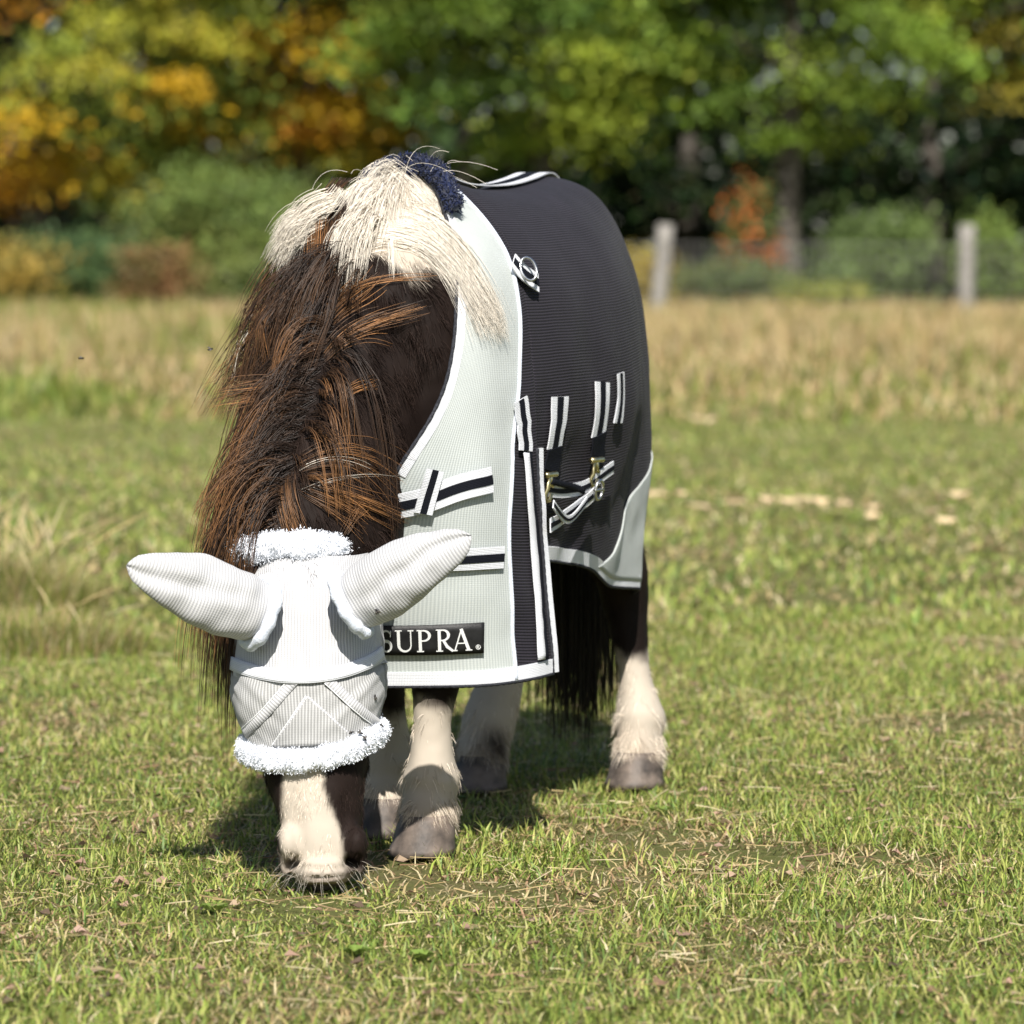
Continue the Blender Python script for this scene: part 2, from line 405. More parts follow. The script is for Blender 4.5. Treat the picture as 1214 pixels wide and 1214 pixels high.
# dead stems lying flat among the blades
n = 7000
x, y = scatter(n, 3.9, 9.2, .2); z = relief(x, y) + rng.uniform(.004, .018, n)
a = rng.random(n) * 6.283; L = rng.uniform(.015, .06, n); k = np.linspace(-.5, .5, 3)
cv = rng.normal(0, .25, n)
P = np.stack([x[:, None] + np.cos(a)[:, None] * L[:, None] * k - np.sin(a)[:, None] * (cv * L)[:, None] * k ** 2, y[:, None] + np.sin(a)[:, None] * L[:, None] * k + np.cos(a)[:, None] * (cv * L)[:, None] * k ** 2, z[:, None] + (rng.normal(0, .12, n) * L)[:, None] * k], -1)
V, q, c = flat_strands(P, np.full((n, 3), .00062) * rng.uniform(.6, 1.5, (n, 1)), np.repeat(pick(STRAW, n)[:, None] * .8, 3, 1))
tag(mk('dead_straw', V, q, M['grass'], color=c), 'dead straw stems lying flat in the short lawn', 'straw', kind='stuff')
# crumbs of dead leaf and turned soil between the blades
n = 1500
x, y = scatter(n, 4.0, 9.0, .2); z = relief(x, y); a = rng.random(n) * 6.283; s = rng.uniform(.004, .013, n); pts = []
for q, (rr, up) in enumerate([(1, .2), (.8, .9), (1.1, .25), (.75, .1), (.9, .7)]):
    b = a + q * 1.257; pts.append(np.stack([x + np.cos(b) * s * rr, y + np.sin(b) * s * rr * .8, z + .006 + s * up * rng.uniform(.3, 1, n)], 1))
V = np.stack(pts, 1).reshape(-1, 3); o_ = (np.arange(n) * 5)[:, None]
LIT = np.array([(.30, .20, .13), (.22, .14, .09), (.42, .31, .21), (.13, .09, .06), (.36, .23, .17)])
tag(mk('leaf_litter', V, np.vstack([o_ + [[0, 1, 2]], o_ + [[0, 2, 3]], o_ + [[0, 3, 4]]]), M['grass'], color=np.repeat(pick(LIT, n), 5, 0), smooth=False), 'brown crumbs of dead leaf lying in the lawn', 'leaf litter', kind='stuff')

# tall dry meadow grass before the fence
n = 52000
x, y = scatter(n, 21, 56, 0.2, extra=1.5)
z = relief(x, y)
pa = fbm(np.stack([x * .35, y * .18, np.full(n, 1.7)], 1), 3)
tall = smoothstep(19, 34, y + 9 * (pa - .5))
grn = rng.random(n) < 0.50 - 0.36 * tall + 0.8 * smoothstep(.56, .66, pa)
ct = np.where(grn[:, None], pick(GREEN, n) * 1.0, pick(STRAW[[0, 1, 4]], n) * np.array((0.86, .78, .72)))
ln = (0.08 + 0.26 * tall) * rng.uniform(.5, 1.35, n)
ang = rng.random(n) * 2 * math.pi
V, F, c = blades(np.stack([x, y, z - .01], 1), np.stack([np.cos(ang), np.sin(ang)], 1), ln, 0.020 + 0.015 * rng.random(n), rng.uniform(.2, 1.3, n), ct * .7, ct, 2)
tag(mk('meadow_grass', V, F, M['grass'], color=c), 'tall dry tan meadow grass before the wire fence', 'grass', kind='stuff')

# pasture to either side, coarser
n = 46000
y = (4.0 ** 1.6 + rng.random(n) * (56 ** 1.6 - 4.0 ** 1.6)) ** (1 / 1.6); e = .1314 * y * 1.2 + .35; x = (e + rng.random(n) * (.40 * y + .6)) * np.where(rng.random(n) < .5, -1, 1)
tall = smoothstep(22, 34, y); dry = rng.random(n) < .28 + .5 * tall
ct = np.where(dry[:, None], pick(STRAW[[0, 1, 4]], n) * .85, pick(GREEN, n)); ang = rng.random(n) * 2 * math.pi
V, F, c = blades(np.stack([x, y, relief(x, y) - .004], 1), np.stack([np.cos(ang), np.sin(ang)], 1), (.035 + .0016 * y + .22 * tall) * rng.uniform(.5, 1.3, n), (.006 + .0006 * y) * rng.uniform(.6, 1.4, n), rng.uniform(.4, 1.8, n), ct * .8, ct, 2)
tag(mk('grass', V, F, M['grass'], color=c), 'pasture grass to either side of the grazed lawn', 'grass', kind='stuff')
# the tussocks at the left
def tussock(name, cx, cy, rad, n, hmin, hmax, label, stalks=30):
    r = rad * np.sqrt(rng.random(n)); a = rng.random(n) * 6.283
    x, y = cx + r * np.cos(a), cy + r * np.sin(a) * 0.8
    z = relief(x, y); out = np.stack([np.cos(a), np.sin(a)], 1) + rng.normal(0, .7, (n, 2))
    dry = rng.random(n) < .42
    ct = np.where(dry[:, None], pick(STRAW, n), pick(GREEN, n) * 1.15)
    ln = rng.uniform(hmin, hmax, n) * (1 - .45 * (r / rad) ** 2)
    root = empty(name, (cx, cy, relief(np.array([cx]), np.array([cy]))[0]), label, 'grass clump')
    V, F, c = blades(np.stack([x, y, z - .005], 1), out, ln, rng.uniform(.002, .0045, n), rng.uniform(.15, 1.0, n), ct * .75, ct, 4)
    tag(mk('leaf_blades', V, F, M['grass'], root, color=c), kind='stuff')
    m = stalks
    r = rad * .8 * np.sqrt(rng.random(m)); a = rng.random(m) * 6.283
    base = np.stack([cx + r * np.cos(a), cy + r * np.sin(a) * .8, np.zeros(m)], 1)
    k = np.linspace(0, 1, 6); lean = rng.normal(0, .10, (m, 2)); h = rng.uniform(.75, 1.25, m) * hmax
    P = base[:, None] + np.stack([lean[:, :1] * k ** 2 * 1.2, lean[:, 1:] * k ** 2, h[:, None] * k], -1)
    R = np.where(k > .62, 0.0024 * np.sin((k - .6) / .4 * 3.0).clip(.15), .0008)[None] * np.ones((m, 1))
    col = np.repeat(pick(STRAW[[0, 1, 4]], m)[:, None], 6, 1)
    V, q, c = strands(P, R, 4, col)
    tag(mk('seed_stalks', V, q, M['grass'], root, color=c), kind='stuff')
tussock('grass_tussock', -1.22, 8.9, .28, 7000, .10, .235, 'tall tussock of green and straw coloured grass with dry seed stalks', 60)
tussock('grass_tussock', -1.02, 8.2, .26, 3800, .06, .14, 'low bushy grass tussock with few stalks in front of the tall one', 8)

# pale fallen leaves on the pasture
LEAFPX = [(782, 598, 24), (806, 596, 12), (817, 612, 22), (836, 614, 14), (873, 608, 22), (915, 603, 24), (935, 605, 20), (957, 603, 24), (974, 606, 16), (1000, 608, 18), (1036, 612, 14), (1034, 624, 14), (1137, 594, 22), (1112, 620, 36), (834, 495, 26), (1122, 632, 20)]
lm = mat('dry_leaf', tint=True, rough=0.8, translucent=0.2)
for i, (px, py, sz) in enumerate(LEAFPX):
    g = ground_at(px, py); s = sz * g[1] / FPX * .62; a0 = rng.random() * 6.28
    rr = np.array([.25, .8, .55, 1.0, .6, .9, .5, 1.0, .6, .85, .5, .75]); aa = np.linspace(0, 2 * math.pi, 12, endpoint=False) + a0
    ring = np.stack([np.cos(aa) * rr * s * 1.2, np.sin(aa) * rr * s, s * .38 * rr ** 2 + .012 + .012 * rng.random(12)], 1)
    cc = np.array((.74, .57, .36)) * rng.uniform(.8, 1.15)
    V = np.vstack([[[0, 0, .03]], ring]) + np.array((g[0], g[1], relief(g[:1], g[1:2])[0] + .034))
    top = np.stack([np.zeros(12, int), 1 + np.arange(12), 1 + (np.arange(12) + 1) % 12], 1)
    Vb = V.copy(); Vb[:, 2] -= .003
    root = np.array((g[0], g[1], relief(g[:1], g[1:2])[0]))
    o = mk('fallen_leaf', np.vstack([V, Vb]) - root, [np.vstack([top, top[:, ::-1] + 13])], lm, color=np.tile(cc, (26, 1)))
    o.location = root
    tag(o, 'pale tan curled leaf fallen on the pasture grass', 'leaf', 'pale leaves scattered on the pasture')

# ================================================================== fence
FY = 53.0
fz = lambda x, y: float(relief(np.array([x]), np.array([y]))[0])
fe = empty('wire_fence', (0, FY, fz(0, FY)), 'woven wire fence on weathered grey posts before the trees', 'fence')
for i, (px, lean, wd) in enumerate([(424, 0, .10), (778, .12, .115), (1143, .03, .12), (1507, 0, .11)]):
    X = (px - 607) * FY / FPX; z0 = fz(X, FY)
    k = np.linspace(0, 1, 7)
    P = np.stack([X + lean * k, np.full(7, FY), z0 - .1 + k * 1.42], 1) + np.stack([rng.normal(0, .006, 7)] * 3, 1)
    V, F = tube(P, wd * (1.06 - .14 * k), 10); mk('post', V, F, M['post'], fe)
parts = []
X0, X1 = -2.1, 10.4
for zz in (.12, .24, .37, .52, .68, .86, 1.06):
    xx = np.linspace(X0, X1, 45); parts.append(tube(np.stack([xx, np.full(45, FY - .12), zz - .02 * np.sin(xx * 1.4) ** 2 - .05], 1), .005, 4))
for xx in np.arange(X0, X1, .16):
    parts.append(tube(np.array([(xx, FY - .13, .05), (xx, FY - .13, 1.01)]), .0032, 4))
V, F = merge(parts); tag(mk('wire_mesh', V, F, M['wire'], fe), kind='stuff')

# ================================================================== trees and bushes
def leaves(C, size, col, droop=0.3):
    """C (n,3) leaf centres -> folded diamond leaves"""
    n = len(C)
    u = nrm(rng.normal(size=(n, 3)) * .75 + np.array((0, -.55, .75)))          # blades turn to the light
    d = nrm(np.cross(u, rng.normal(size=(n, 3)))); d[:, 2] -= droop; d = nrm(d); r = nrm(np.cross(d, u))
    s = size[:, None]
    V = np.stack([C - d * s * .55, C + r * s * .36 + u * s * .1, C + d * s * .6, C - r * s * .36 + u * s * .1], 1).reshape(-1, 3)
    o = (np.arange(n) * 4)[:, None]
    F = np.concatenate([o + np.array([[0, 1, 2]]), o + np.array([[0, 2, 3]])], 0)
    return V, F, np.repeat(col, 4, 0)
def limb(p0, p1, r0, r1, k=7, wob=.12):
    t = np.linspace(0, 1, k)[:, None]
    P = p0 * (1 - t) + p1 * t + rng.normal(0, wob, (k, 3)) * np.sin(t * math.pi); P[:, 2] += (np.sin(t[:, 0] * math.pi) * .35 * wob * 5)
    return tube(P, r0 * (1 - t[:, 0]) + r1 * t[:, 0], 7)
def tree(name, label, X, Y, rad, ztop, zlow, pal, accents, nclus=150, nleaf=150, group=None, tr=.2, seed=0, leafsz=.115):
    global rng
    keep, rng = rng, np.random.default_rng(seed)
    z0 = fz(X, Y)
    root = empty(name, (X, Y, z0), label, 'tree', group)
    t = np.linspace(0, 1, 9)
    P = np.stack([X + rng.normal(0, .12) * np.sin(t * 3), Y + 0 * t, z0 - .2 + t * ztop * .8], 1)
    V, F = tube(P, tr * (1.25 - t * 1.05), 9); mk('trunk', V, F, M['bark'], root)
    zc = (ztop + zlow) / 2; hz = (ztop - zlow) / 2
    # bough centres over the crown's outer half
    C = []
    while len(C) < nclus:
        v = rng.normal(size=3); v /= np.linalg.norm(v); f = rng.uniform(.55, 1.0) ** .6
        p = np.array((X + v[0] * rad * f, Y + v[1] * rad * f, zc + v[2] * hz * f))
        if p[1] > Y + rad * .45 and p[2] < ztop * .6: continue
        if p[2] < zlow + .2: continue
        C.append(p)
    C = np.array(C)
    order = np.argsort(C[:, 2])
    for j in order[np.linspace(0, len(order) - 1, 9).astype(int)]:
        s = np.array((X, Y, np.clip(C[j, 2] - 1.2, .9, ztop * .75)))
        V, F = limb(s, C[j], tr * .38, .025); mk('limb', V, F, M['bark'], root)
    LV, LF, LC, off = [], [], [], 0
    for j, c in enumerate(C):
        low = c[2] < 5.6
        n = int(nleaf * rng.uniform(.7, 1.3)) if low else int(nleaf * .38)
        R = rng.uniform(.45, .88) * (1 if low else 1.45)
        q = rng.normal(size=(n, 3)) * np.array((R * .62, R * .55, R * .22))
        hd = c[:2] - np.array((X, Y)); hd = hd / (np.linalg.norm(hd) + 1e-6)
        q[:, 2] -= .30 * (q[:, 0] * hd[0] + q[:, 1] * hd[1])              # boughs droop outwards
        base = pal[rng.integers(len(pal))] * rng.uniform(.72, 1.3)
        for (ax, ay, ar, ac) in accents:
            if np.hypot(c[0] - ax, c[2] - ay) < ar * rng.uniform(.7, 1.15): base = np.array(ac) * rng.uniform(.8, 1.2)
        cl = base * rng.uniform(.65, 1.35, (n, 1)) * np.array((1, 1, 1)) + rng.normal(0, .006, (n, 3))
        V, F, cc = leaves(c + q, np.full(n, leafsz if low else leafsz * 2.1) * rng.uniform(.7, 1.35, n), cl.clip(.004))
        LV.append(V); LF.append(F + off); LC.append(cc); off += len(V)
    tag(mk('crown', np.vstack(LV), np.vstack(LF), M['leaf'], root, smooth=False, color=np.vstack(LC)))
    rng = keep
    return root
def bush(label, X, Y, rx, h, pal, n=4500, seed=0, leafsz=.08, name='bush', cat='bush'):
    global rng
    keep, rng = rng, np.random.default_rng(seed)
    z0 = fz(X, Y); root = empty(name, (X, Y, z0), label, cat)
    for k in range(6):
        e = np.array((X + rng.normal(0, rx * .4), Y + rng.normal(0, rx * .3), z0 + h * rng.uniform(.6, .9)))
        V, F = limb(np.array((X + rng.normal(0, .1), Y, z0 - .1)), e, .03, .008, 6, .06); mk('stem', V, F, M['bark'], root)
    nc = 34
    v = rng.normal(size=(nc, 3)); v /= np.linalg.norm(v, axis=1)[:, None]; v *= rng.uniform(.4, 1, (nc, 1))
    C = np.array((X, Y, z0 + h * .5)) + v * np.array((rx, rx * .7, h * .46))
    idx = rng.integers(0, nc, n); col0 = np.array(pal)[rng.integers(0, len(pal), nc)] * rng.uniform(.7, 1.3, (nc, 1))
    P = C[idx] + rng.normal(size=(n, 3)) * np.array((rx * .22, rx * .2, h * .11)); P[:, 2] = np.maximum(P[:, 2], z0 + .05)
    V, F, cc = leaves(P, leafsz * rng.uniform(.7, 1.4, n), (col0[idx] * rng.uniform(.7, 1.3, (n, 1))).clip(.004))
    mk('foliage', V, F, M['leaf'], root, smooth=False, color=cc)
    rng = keep
A = np.array
OLIVE = A([(0.302, 0.309, 0.033), (0.215, 0.263, 0.036), (0.370, 0.319, 0.030), (0.166, 0.225, 0.036)])
GRN = A([(0.166, 0.254, 0.033), (0.127, 0.206, 0.030), (0.215, 0.290, 0.038), (0.098, 0.169, 0.030)])
LIME = A([(0.234, 0.309, 0.036), (0.176, 0.263, 0.033), (0.293, 0.338, 0.042), (0.127, 0.206, 0.030)])
SHADE_GREEN = A([(.022, .042, .012), (.030, .054, .014), (.017, .032, .010)])  # shade beneath the canopy, put into the leaf colours of the back rows
ORG, GOLD, RED = (.46, .21, .018), (.50, .31, .02), (.42, .10, .02)
tree('maple_tree', 'maple turning yellow and orange above the left of the hedge bushes', -7.6, 63, 4.4, 9.5, 1.5, OLIVE, [(-8.6, 4.6, 1.7, ORG), (-7.6, 2.2, .8, GOLD), (-7.9, 1.7, .7, ORG), (-5.6, 3.6, .5, GOLD)], 165, 200, seed=1)
tree('maple_tree', 'maple with a golden orange bough beside the green trees', -3.5, 66, 3.1, 9.5, 2.1, OLIVE, [(-3.8, 4.4, 1.25, GOLD), (-3.9, 3.1, .8, ORG), (-2.9, 3.0, .5, GOLD)], 115, 170, seed=2)
tree('maple_tree', 'full green maple hanging over the pony towards the field', 0.3, 63, 3.8, 10, 2.3, GRN, [(1.2, 3.3, .9, (.24, .29, .03))], 150, 200, seed=3)
tree('maple_tree', 'lime green maple with layered boughs over the fence', 4.4, 63, 3.7, 10, 2.5, LIME, [(3.4, 4.7, .9, (.27, .30, .03))], 135, 200, seed=14)
tree('maple_tree', 'yellow green maple with bare grey limbs beyond the last fence post', 9.6, 63.5, 3.6, 10, 2.4, LIME, [(8.1, 4.2, 1.2, (.28, .23, .03)), (8.2, 2.8, .6, (.17, .18, .03))], 110, 170, seed=5, tr=.26)
for i, (X, pal) in enumerate([(-14.5, OLIVE), (-20.5, GRN), (15.2, LIME), (21, GRN)]):
    tree('maple_tree', ['olive maple standing past the orange one', 'green maple at the far end past the olive one', 'lime maple standing past the yellow green one', 'green maple at the far end past the lime one'][i], X, 64, 3.9, 10, 1.6, pal, [], 80, 120, seed=60 + i, leafsz=.17)
for i, X in enumerate((-18.5, -13, -9.2, -5.2, -1.0, 3.4, 8.0, 12.6, 18)):
    tree('dark_tree', 'dark tree, shade put into its leaf colour, in the row behind the maples', X, 73 + (i % 2) * 2.5, 3.9, 12, .5, SHADE_GREEN, [], 100, 150, 'dark trees in the row behind the maples', seed=20 + i, leafsz=.16)
OLB = [(0.115, 0.169, 0.038), (0.142, 0.189, 0.041), (0.095, 0.142, 0.038), (0.169, 0.196, 0.047)]
bush('broad yellowing bush at the left end of the hedge', -7.7, 57.5, 1.2, 1.3, [(0.297, 0.230, 0.054), (0.203, 0.203, 0.047), (0.351, 0.230, 0.041)], 3200, 40)
bush('dark blue green bush beside the yellowing one', -6.3, 58.5, 1.2, 1.35, [(0.061, 0.108, 0.038), (0.074, 0.121, 0.041)], 3600, 41)
bush('reddish brown bush in the hedge below the maples', -5.2, 57.5, .7, 1.15, [(0.216, 0.115, 0.047), (0.149, 0.121, 0.041)], 2400, 42)
bush('tall rounded olive bush left of the pony', -4.6, 60, 1.6, 2.3, OLB, 6500, 43)
bush('wide mid green bush just left of the pony', -2.9, 59, 1.5, 2.1, OLB, 6500, 44)
bush('small low bush at the foot of the wide green one', -3.7, 57, .8, .9, [(0.101, 0.142, 0.041), (0.135, 0.162, 0.041)], 2400, 45)
bush('green bush behind the middle of the pony', -.6, 59.5, 1.5, 1.6, [(0.068, 0.115, 0.027), (0.095, 0.135, 0.027)], 3000, 46)
bush('golden brown low bush at the foot of the leaning fence post', 1.75, 54.5, .5, 1.1, [(0.324, 0.243, 0.041), (0.243, 0.203, 0.041)], 1500, 47)
bush('dark low bush behind the wire between the posts', 3.2, 57, 1.2, .85, [(0.068, 0.101, 0.027), (0.101, 0.121, 0.034)], 2600, 48)
bush('small red leaved shrub under the lime maple', 3.55, 58.5, .52, 1.9, [RED, (0.405, 0.149, 0.034), (0.081, 0.108, 0.027)], 1600, 49, name='shrub', cat='shrub')
bush('rounded grey green bush beside the upright fence post', 5.35, 56.5, .85, 1.55, [(0.142, 0.203, 0.054), (0.115, 0.169, 0.047)], 4200, 50)
bush('small bright green bush past the upright fence post', 6.9, 56.5, .55, 1.5, [(0.135, 0.203, 0.041), (0.162, 0.216, 0.041)], 2400, 51)
bush('yellow green weed bush low against the wire', 4.3, 54.5, .6, .55, [(0.270, 0.257, 0.041), (0.189, 0.216, 0.041)], 1500, 52)
# far wood closing the view
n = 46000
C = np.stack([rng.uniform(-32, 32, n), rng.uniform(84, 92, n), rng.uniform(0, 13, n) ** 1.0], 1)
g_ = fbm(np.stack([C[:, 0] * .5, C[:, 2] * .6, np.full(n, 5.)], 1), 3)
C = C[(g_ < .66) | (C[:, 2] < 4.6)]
V, F, c = leaves(C, rng.uniform(.35, .7, len(C)), pick(SHADE_GREEN, len(C)))
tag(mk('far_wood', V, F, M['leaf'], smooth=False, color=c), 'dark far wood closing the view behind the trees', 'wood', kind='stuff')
# ================================================================== the pony
HO = np.array((-0.034, 5.83, 0.0))
HF = nrm(np.array((-0.36, -0.933, 0.0))); HL = np.array((-HF[1], HF[0], 0.0))     # forward, the pony's left
def W(p):
    """local (forward, left, up) -> world"""
    p = np.asarray(p, float)
    return HO + p[..., :1] * HF + p[..., 1:2] * HL + p[..., 2:3] * np.array((0, 0, 1.0))
def bend(p):
    """the spine curves: quarters carried to the pony's right"""
    p = np.array(p, float); p[..., 1] += -.060 * smoothstep(-.02, -.46, p[..., 0]); return p
def loc(p):
    q = np.asarray(p, float) - HO
    return np.stack([q @ HF, q @ HL, q[..., 2]], -1)
def loft(C, A_, B_, side, sides=32, k=48, e=2.0):
    """closed loft through centres C; A_ half width along side, B_ half depth across"""
    C = np.asarray(C, float); t = np.linspace(0, len(C) - 1, k)
    P = cr(C, t); a = cr(np.asarray(A_, float)[:, None], t)[:, 0].clip(.004); b = cr(np.asarray(B_, float)[:, None], t)[:, 0].clip(.004)
    T = nrm(np.gradient(P, axis=0)); S = np.broadcast_to(np.asarray(side, float), T.shape)
    S = nrm(S - (S * T).sum(1, keepdims=True) * T); U = np.cross(T, S)
    an = np.linspace(0, 2 * math.pi, sides, endpoint=False)
    ca, sa = np.cos(an), np.sin(an); ca = np.sign(ca) * abs(ca) ** (2 / e); sa = np.sign(sa) * abs(sa) ** (2 / e)
    V = (P[:, None] + a[:, None, None] * ca[None, :, None] * S[:, None] + b[:, None, None] * sa[None, :, None] * U[:, None]).reshape(-1, 3)
    n = len(V); V = np.vstack([V, P[:1], P[-1:]]); j = np.arange(sides); j2 = (j + 1) % sides
    bb = (k - 1) * sides
    return V, [grid_faces(k, sides, True), np.stack([j2, j, np.full(sides, n)], 1), np.stack([bb + j, bb + j2, np.full(sides, n + 1)], 1)]
lofts = []
# trunk
tr = [(-.495, .71, .04, .07), (-.465, .70, .10, .155), (-.41, .70, .140, .215), (-.31, .695, .160, .24), (-.16, .68, .178, .235), (0, .67, .183, .235), (.14, .67, .18, .24), (.26, .67, .155, .255), (.36, .64, .14, .215), (.43, .61, .11, .16), (.47, .60, .05, .08)]
lofts.append(loft(W(bend([(l, 0, z) for l, z, _, _ in tr])), [q[2] for q in tr], [q[3] for q in tr], HL))
# neck, bowed a little to the pony's right, carried down to the grass
nk = [(.16, 0, .76, .10, .19), (.27, -.005, .715, .115, .185), (.37, -.02, .635, .113, .175), (.445, -.03, .555, .108, .165), (.515, -.03, .475, .098, .15), (.565, -.02, .40, .088, .125), (.60, -.01, .34, .07, .09)]
NKC = np.array([q[:3] for q in nk]); NKB = np.array([q[4] for q in nk])
lofts.append(loft(W(NKC), [q[3] for q in nk], NKB, HL))
wt = [(.02, 0, .79, .10, .10), (.14, 0, .815, .105, .105), (.24, -.012, .838, .108, .105), (.31, -.028, .836, .112, .10), (.365, -.034, .785, .104, .10), (.42, -.035, .71, .09, .09)]
lofts.append(loft(W([q[:3] for q in wt]), [q[3] for q in wt], [q[4] for q in wt], HL))
# head: horizontal sections from poll to lips (x, depth of face front, half width, half depth) read at heights z
hd = [(.470, -.272, 5.235, .050, .050), (.445, -.274, 5.205, .072, .075), (.40, -.275, 5.165, .083, .092), (.34, -.275, 5.130, .090, .105), (.28, -.274, 5.108, .091, .105), (.22, -.270, 5.095, .083, .094), (.16, -.263, 5.083, .073, .078), (.11, -.258, 5.072, .0605, .066), (.075, -.2525, 5.064, .0520, .058), (.045, -.2495, 5.062, .0490, .055), (.022, -.249, 5.064, .044, .050), (.006, -.249, 5.076, .034, .038), (-.004, -.249, 5.09, .016, .018)]
hz_ = np.array([q[0] for q in hd]); HDA = np.array(hd)
def head_at(z):
    i = np.interp(-np.asarray(z, float), -hz_, np.arange(len(hd)))
    return cr(HDA, i)
zz = np.linspace(0, len(hd) - 1, 70); Hs = cr(HDA, zz)
an = np.linspace(0, 2 * math.pi, 40, endpoint=False)
def head_ring(H, ga=0., gb=0., an=an, e=2.35):
    ca, sa = np.cos(an), np.sin(an); ca = np.sign(ca) * abs(ca) ** (2 / e); sa = np.sign(sa) * abs(sa) ** (2 / e)
    # the bridge of the nose is narrower than the jaw
    x = H[:, 1, None] + (H[:, 3, None] + ga) * ca[None] * (1 - .10 * (sa[None] < 0) * abs(sa[None]))
    y = H[:, 2, None] + H[:, 4, None] + (H[:, 4, None] + gb) * sa[None]
    return np.stack([x, y, np.broadcast_to(H[:, 0, None], x.shape)], -1)
V = head_ring(Hs).reshape(-1, 3); n = len(V)
V = np.vstack([V, V[:40].mean(0, keepdims=True) + (0, 0, .01), V[n - 40:].mean(0, keepdims=True)])
j = np.arange(40); j2 = (j + 1) % 40
lofts.append((V, [grid_faces(70, 40, True)[:, ::-1], np.stack([j, j2, np.full(40, n)], 1), np.stack([n - 40 + j2, n - 40 + j, np.full(40, n + 1)], 1)]))
def ellipsoid(c, r, n=16, m=20):
    th = np.linspace(.05, math.pi - .05, n); ph = np.linspace(0, 2 * math.pi, m, endpoint=False)
    u = np.stack([np.sin(th)[:, None] * np.cos(ph), np.sin(th)[:, None] * np.sin(ph), np.cos(th)[:, None] * np.ones(m)], -1).reshape(-1, 3) * np.array(r) + np.array(c)
    k = len(u); u = np.vstack([u, np.array(c) + (0, 0, r[2]), np.array(c) - (0, 0, r[2])]); j = np.arange(m); j2 = (j + 1) % m
    return u, [grid_faces(n, m, True)[:, ::-1], np.stack([j, j2, np.full(m, k)], 1), np.stack([k - m + j2, k - m + j, np.full(m, k + 1)], 1)]
# nostril wings and the upper lip swell out of the muzzle
MX = -.249
for sx in (-1, 1):
    lofts.append(ellipsoid((MX + sx * .043, 5.083, .062), (.0175, .024, .024)))
    lofts.append(ellipsoid((MX + sx * .050, 5.088, .040), (.0085, .018, .022)))
lofts.append(ellipsoid((MX, 5.080, .026), (.036, .030, .020)))
# legs (forward, left, up, radius across, radius fore-aft)
LEGS = {
 'fl': [(.27, .085, .62, .075, .11), (.30, .085, .46, .062, .075), (.335, .075, .35, .047, .052), (.36, .068, .285, .041, .043), (.372, .064, .23, .034, .035), (.377, .062, .175, .0265, .029), (.377, .061, .125, .033, .037), (.375, .060, .098, .042, .045), (.382, .060, .072, .038, .040), (.392, .060, .048, .038, .041), (.396, .06, .03, .036, .038)],
 'fr': [(.25, -.085, .62, .075, .11), (.26, -.085, .46, .062, .075), (.262, -.078, .35, .047, .052), (.258, -.072, .285, .041, .043), (.25, -.069, .23, .034, .035), (.240, -.067, .175, .0265, .029), (.235, -.066, .125, .033, .037), (.232, -.065, .098, .042, .045), (.238, -.065, .072, .038, .040), (.248, -.065, .048, .038, .041), (.252, -.065, .03, .036, .038)],
 'hl': [(-.33, .03, .70, .06, .12), (-.33, .04, .54, .075, .11), (-.36, .05, .42, .058, .075), (-.41, .062, .335, .043, .055), (-.425, .066, .285, .038, .048), (-.42, .074, .235, .030, .040), (-.41, .088, .17, .025, .031), (-.402, .098, .12, .034, .040), (-.396, .102, .095, .0415, .045), (-.386, .105, .068, .036, .039), (-.377, .106, .045, .039, .041), (-.374, .106, .03, .037, .038)],
 'hr': [(-.30, -.09, .68, .06, .12), (-.27, -.10, .52, .08, .11), (-.29, -.10, .42, .058, .075), (-.335, -.095, .335, .045, .055), (-.345, -.09, .285, .042, .05), (-.335, -.093, .235, .037, .043), (-.31, -.10, .17, .035, .040), (-.285, -.106, .12, .041, .045), (-.272, -.108, .095, .043, .046), (-.258, -.11, .068, .040, .042), (-.247, -.11, .045, .041, .042), (-.244, -.11, .03, .039, .039)]}
for k_, L in LEGS.items():
    L = np.array(L); lofts.append(loft(W(L[:, :3]), L[:, 3], L[:, 4], HL, 20, 60))
V, F = merge(lofts)
tmp = mk('tmp', V, F)
mdf = tmp.modifiers.new('r', 'REMESH'); mdf.mode = 'VOXEL'; mdf.voxel_size = 0.0047
mdf = tmp.modifiers.new('s', 'SMOOTH'); mdf.factor = 0.5; mdf.iterations = 8
dg = bpy.context.evaluated_depsgraph_get(); ev = tmp.evaluated_get(dg); me = ev.to_mesh()
BV = np.zeros(len(me.vertices) * 3, np.float32); me.vertices.foreach_get('co', BV); BV = BV.reshape(-1, 3).astype(float)
BF = np.array([tuple(p.vertices) for p in me.polygons if len(p.vertices) == 4]); BF3 = [tuple(p.vertices) for p in me.polygons if len(p.vertices) == 3]
BN = np.zeros(len(me.vertices) * 3, np.float32); me.vertices.foreach_get('normal', BN); BN = BN.reshape(-1, 3).astype(float)
ev.to_mesh_clear(); td = tmp.data; bpy.data.objects.remove(tmp); bpy.data.meshes.remove(td)

# muzzle: nostrils, lip folds, nose bones
def push(c, r, amt, d=None):
    """soft push of the skin round c (world), radius r (scalar or 3), by amt along d or the normal"""
    q = (BV - np.asarray(c)) / np.asarray(r)
    g = np.exp(-(q ** 2).sum(1))
    BV[:] += (g * amt)[:, None] * (BN if d is None else nrm(np.asarray(d, float)))
def face_pt(px, py, D=5.065): return at(px, py, D)
NOSTRIL = [A((MX + sx * .0405, 5.068, .0375)) for sx in (-1, 1)]
for sx, c in zip((-1, 1), NOSTRIL):
    push(c, (.0085, .02, .0075), -.034, (sx * .25, -1, .1))
    push(c + (sx * .004, 0, -.006), (.006, .02, .008), -.020, (sx * .25, -1, .1))
for k, dz in enumerate((0, .011, .021)):                                            # lip wrinkles
    c = face_pt(384, 1024 + k * 10, 5.06)
    push(c, (.026, .03, .0040), .0050); push(c - (0, 0, .0058), (.024, .03, .0030), -.0036)
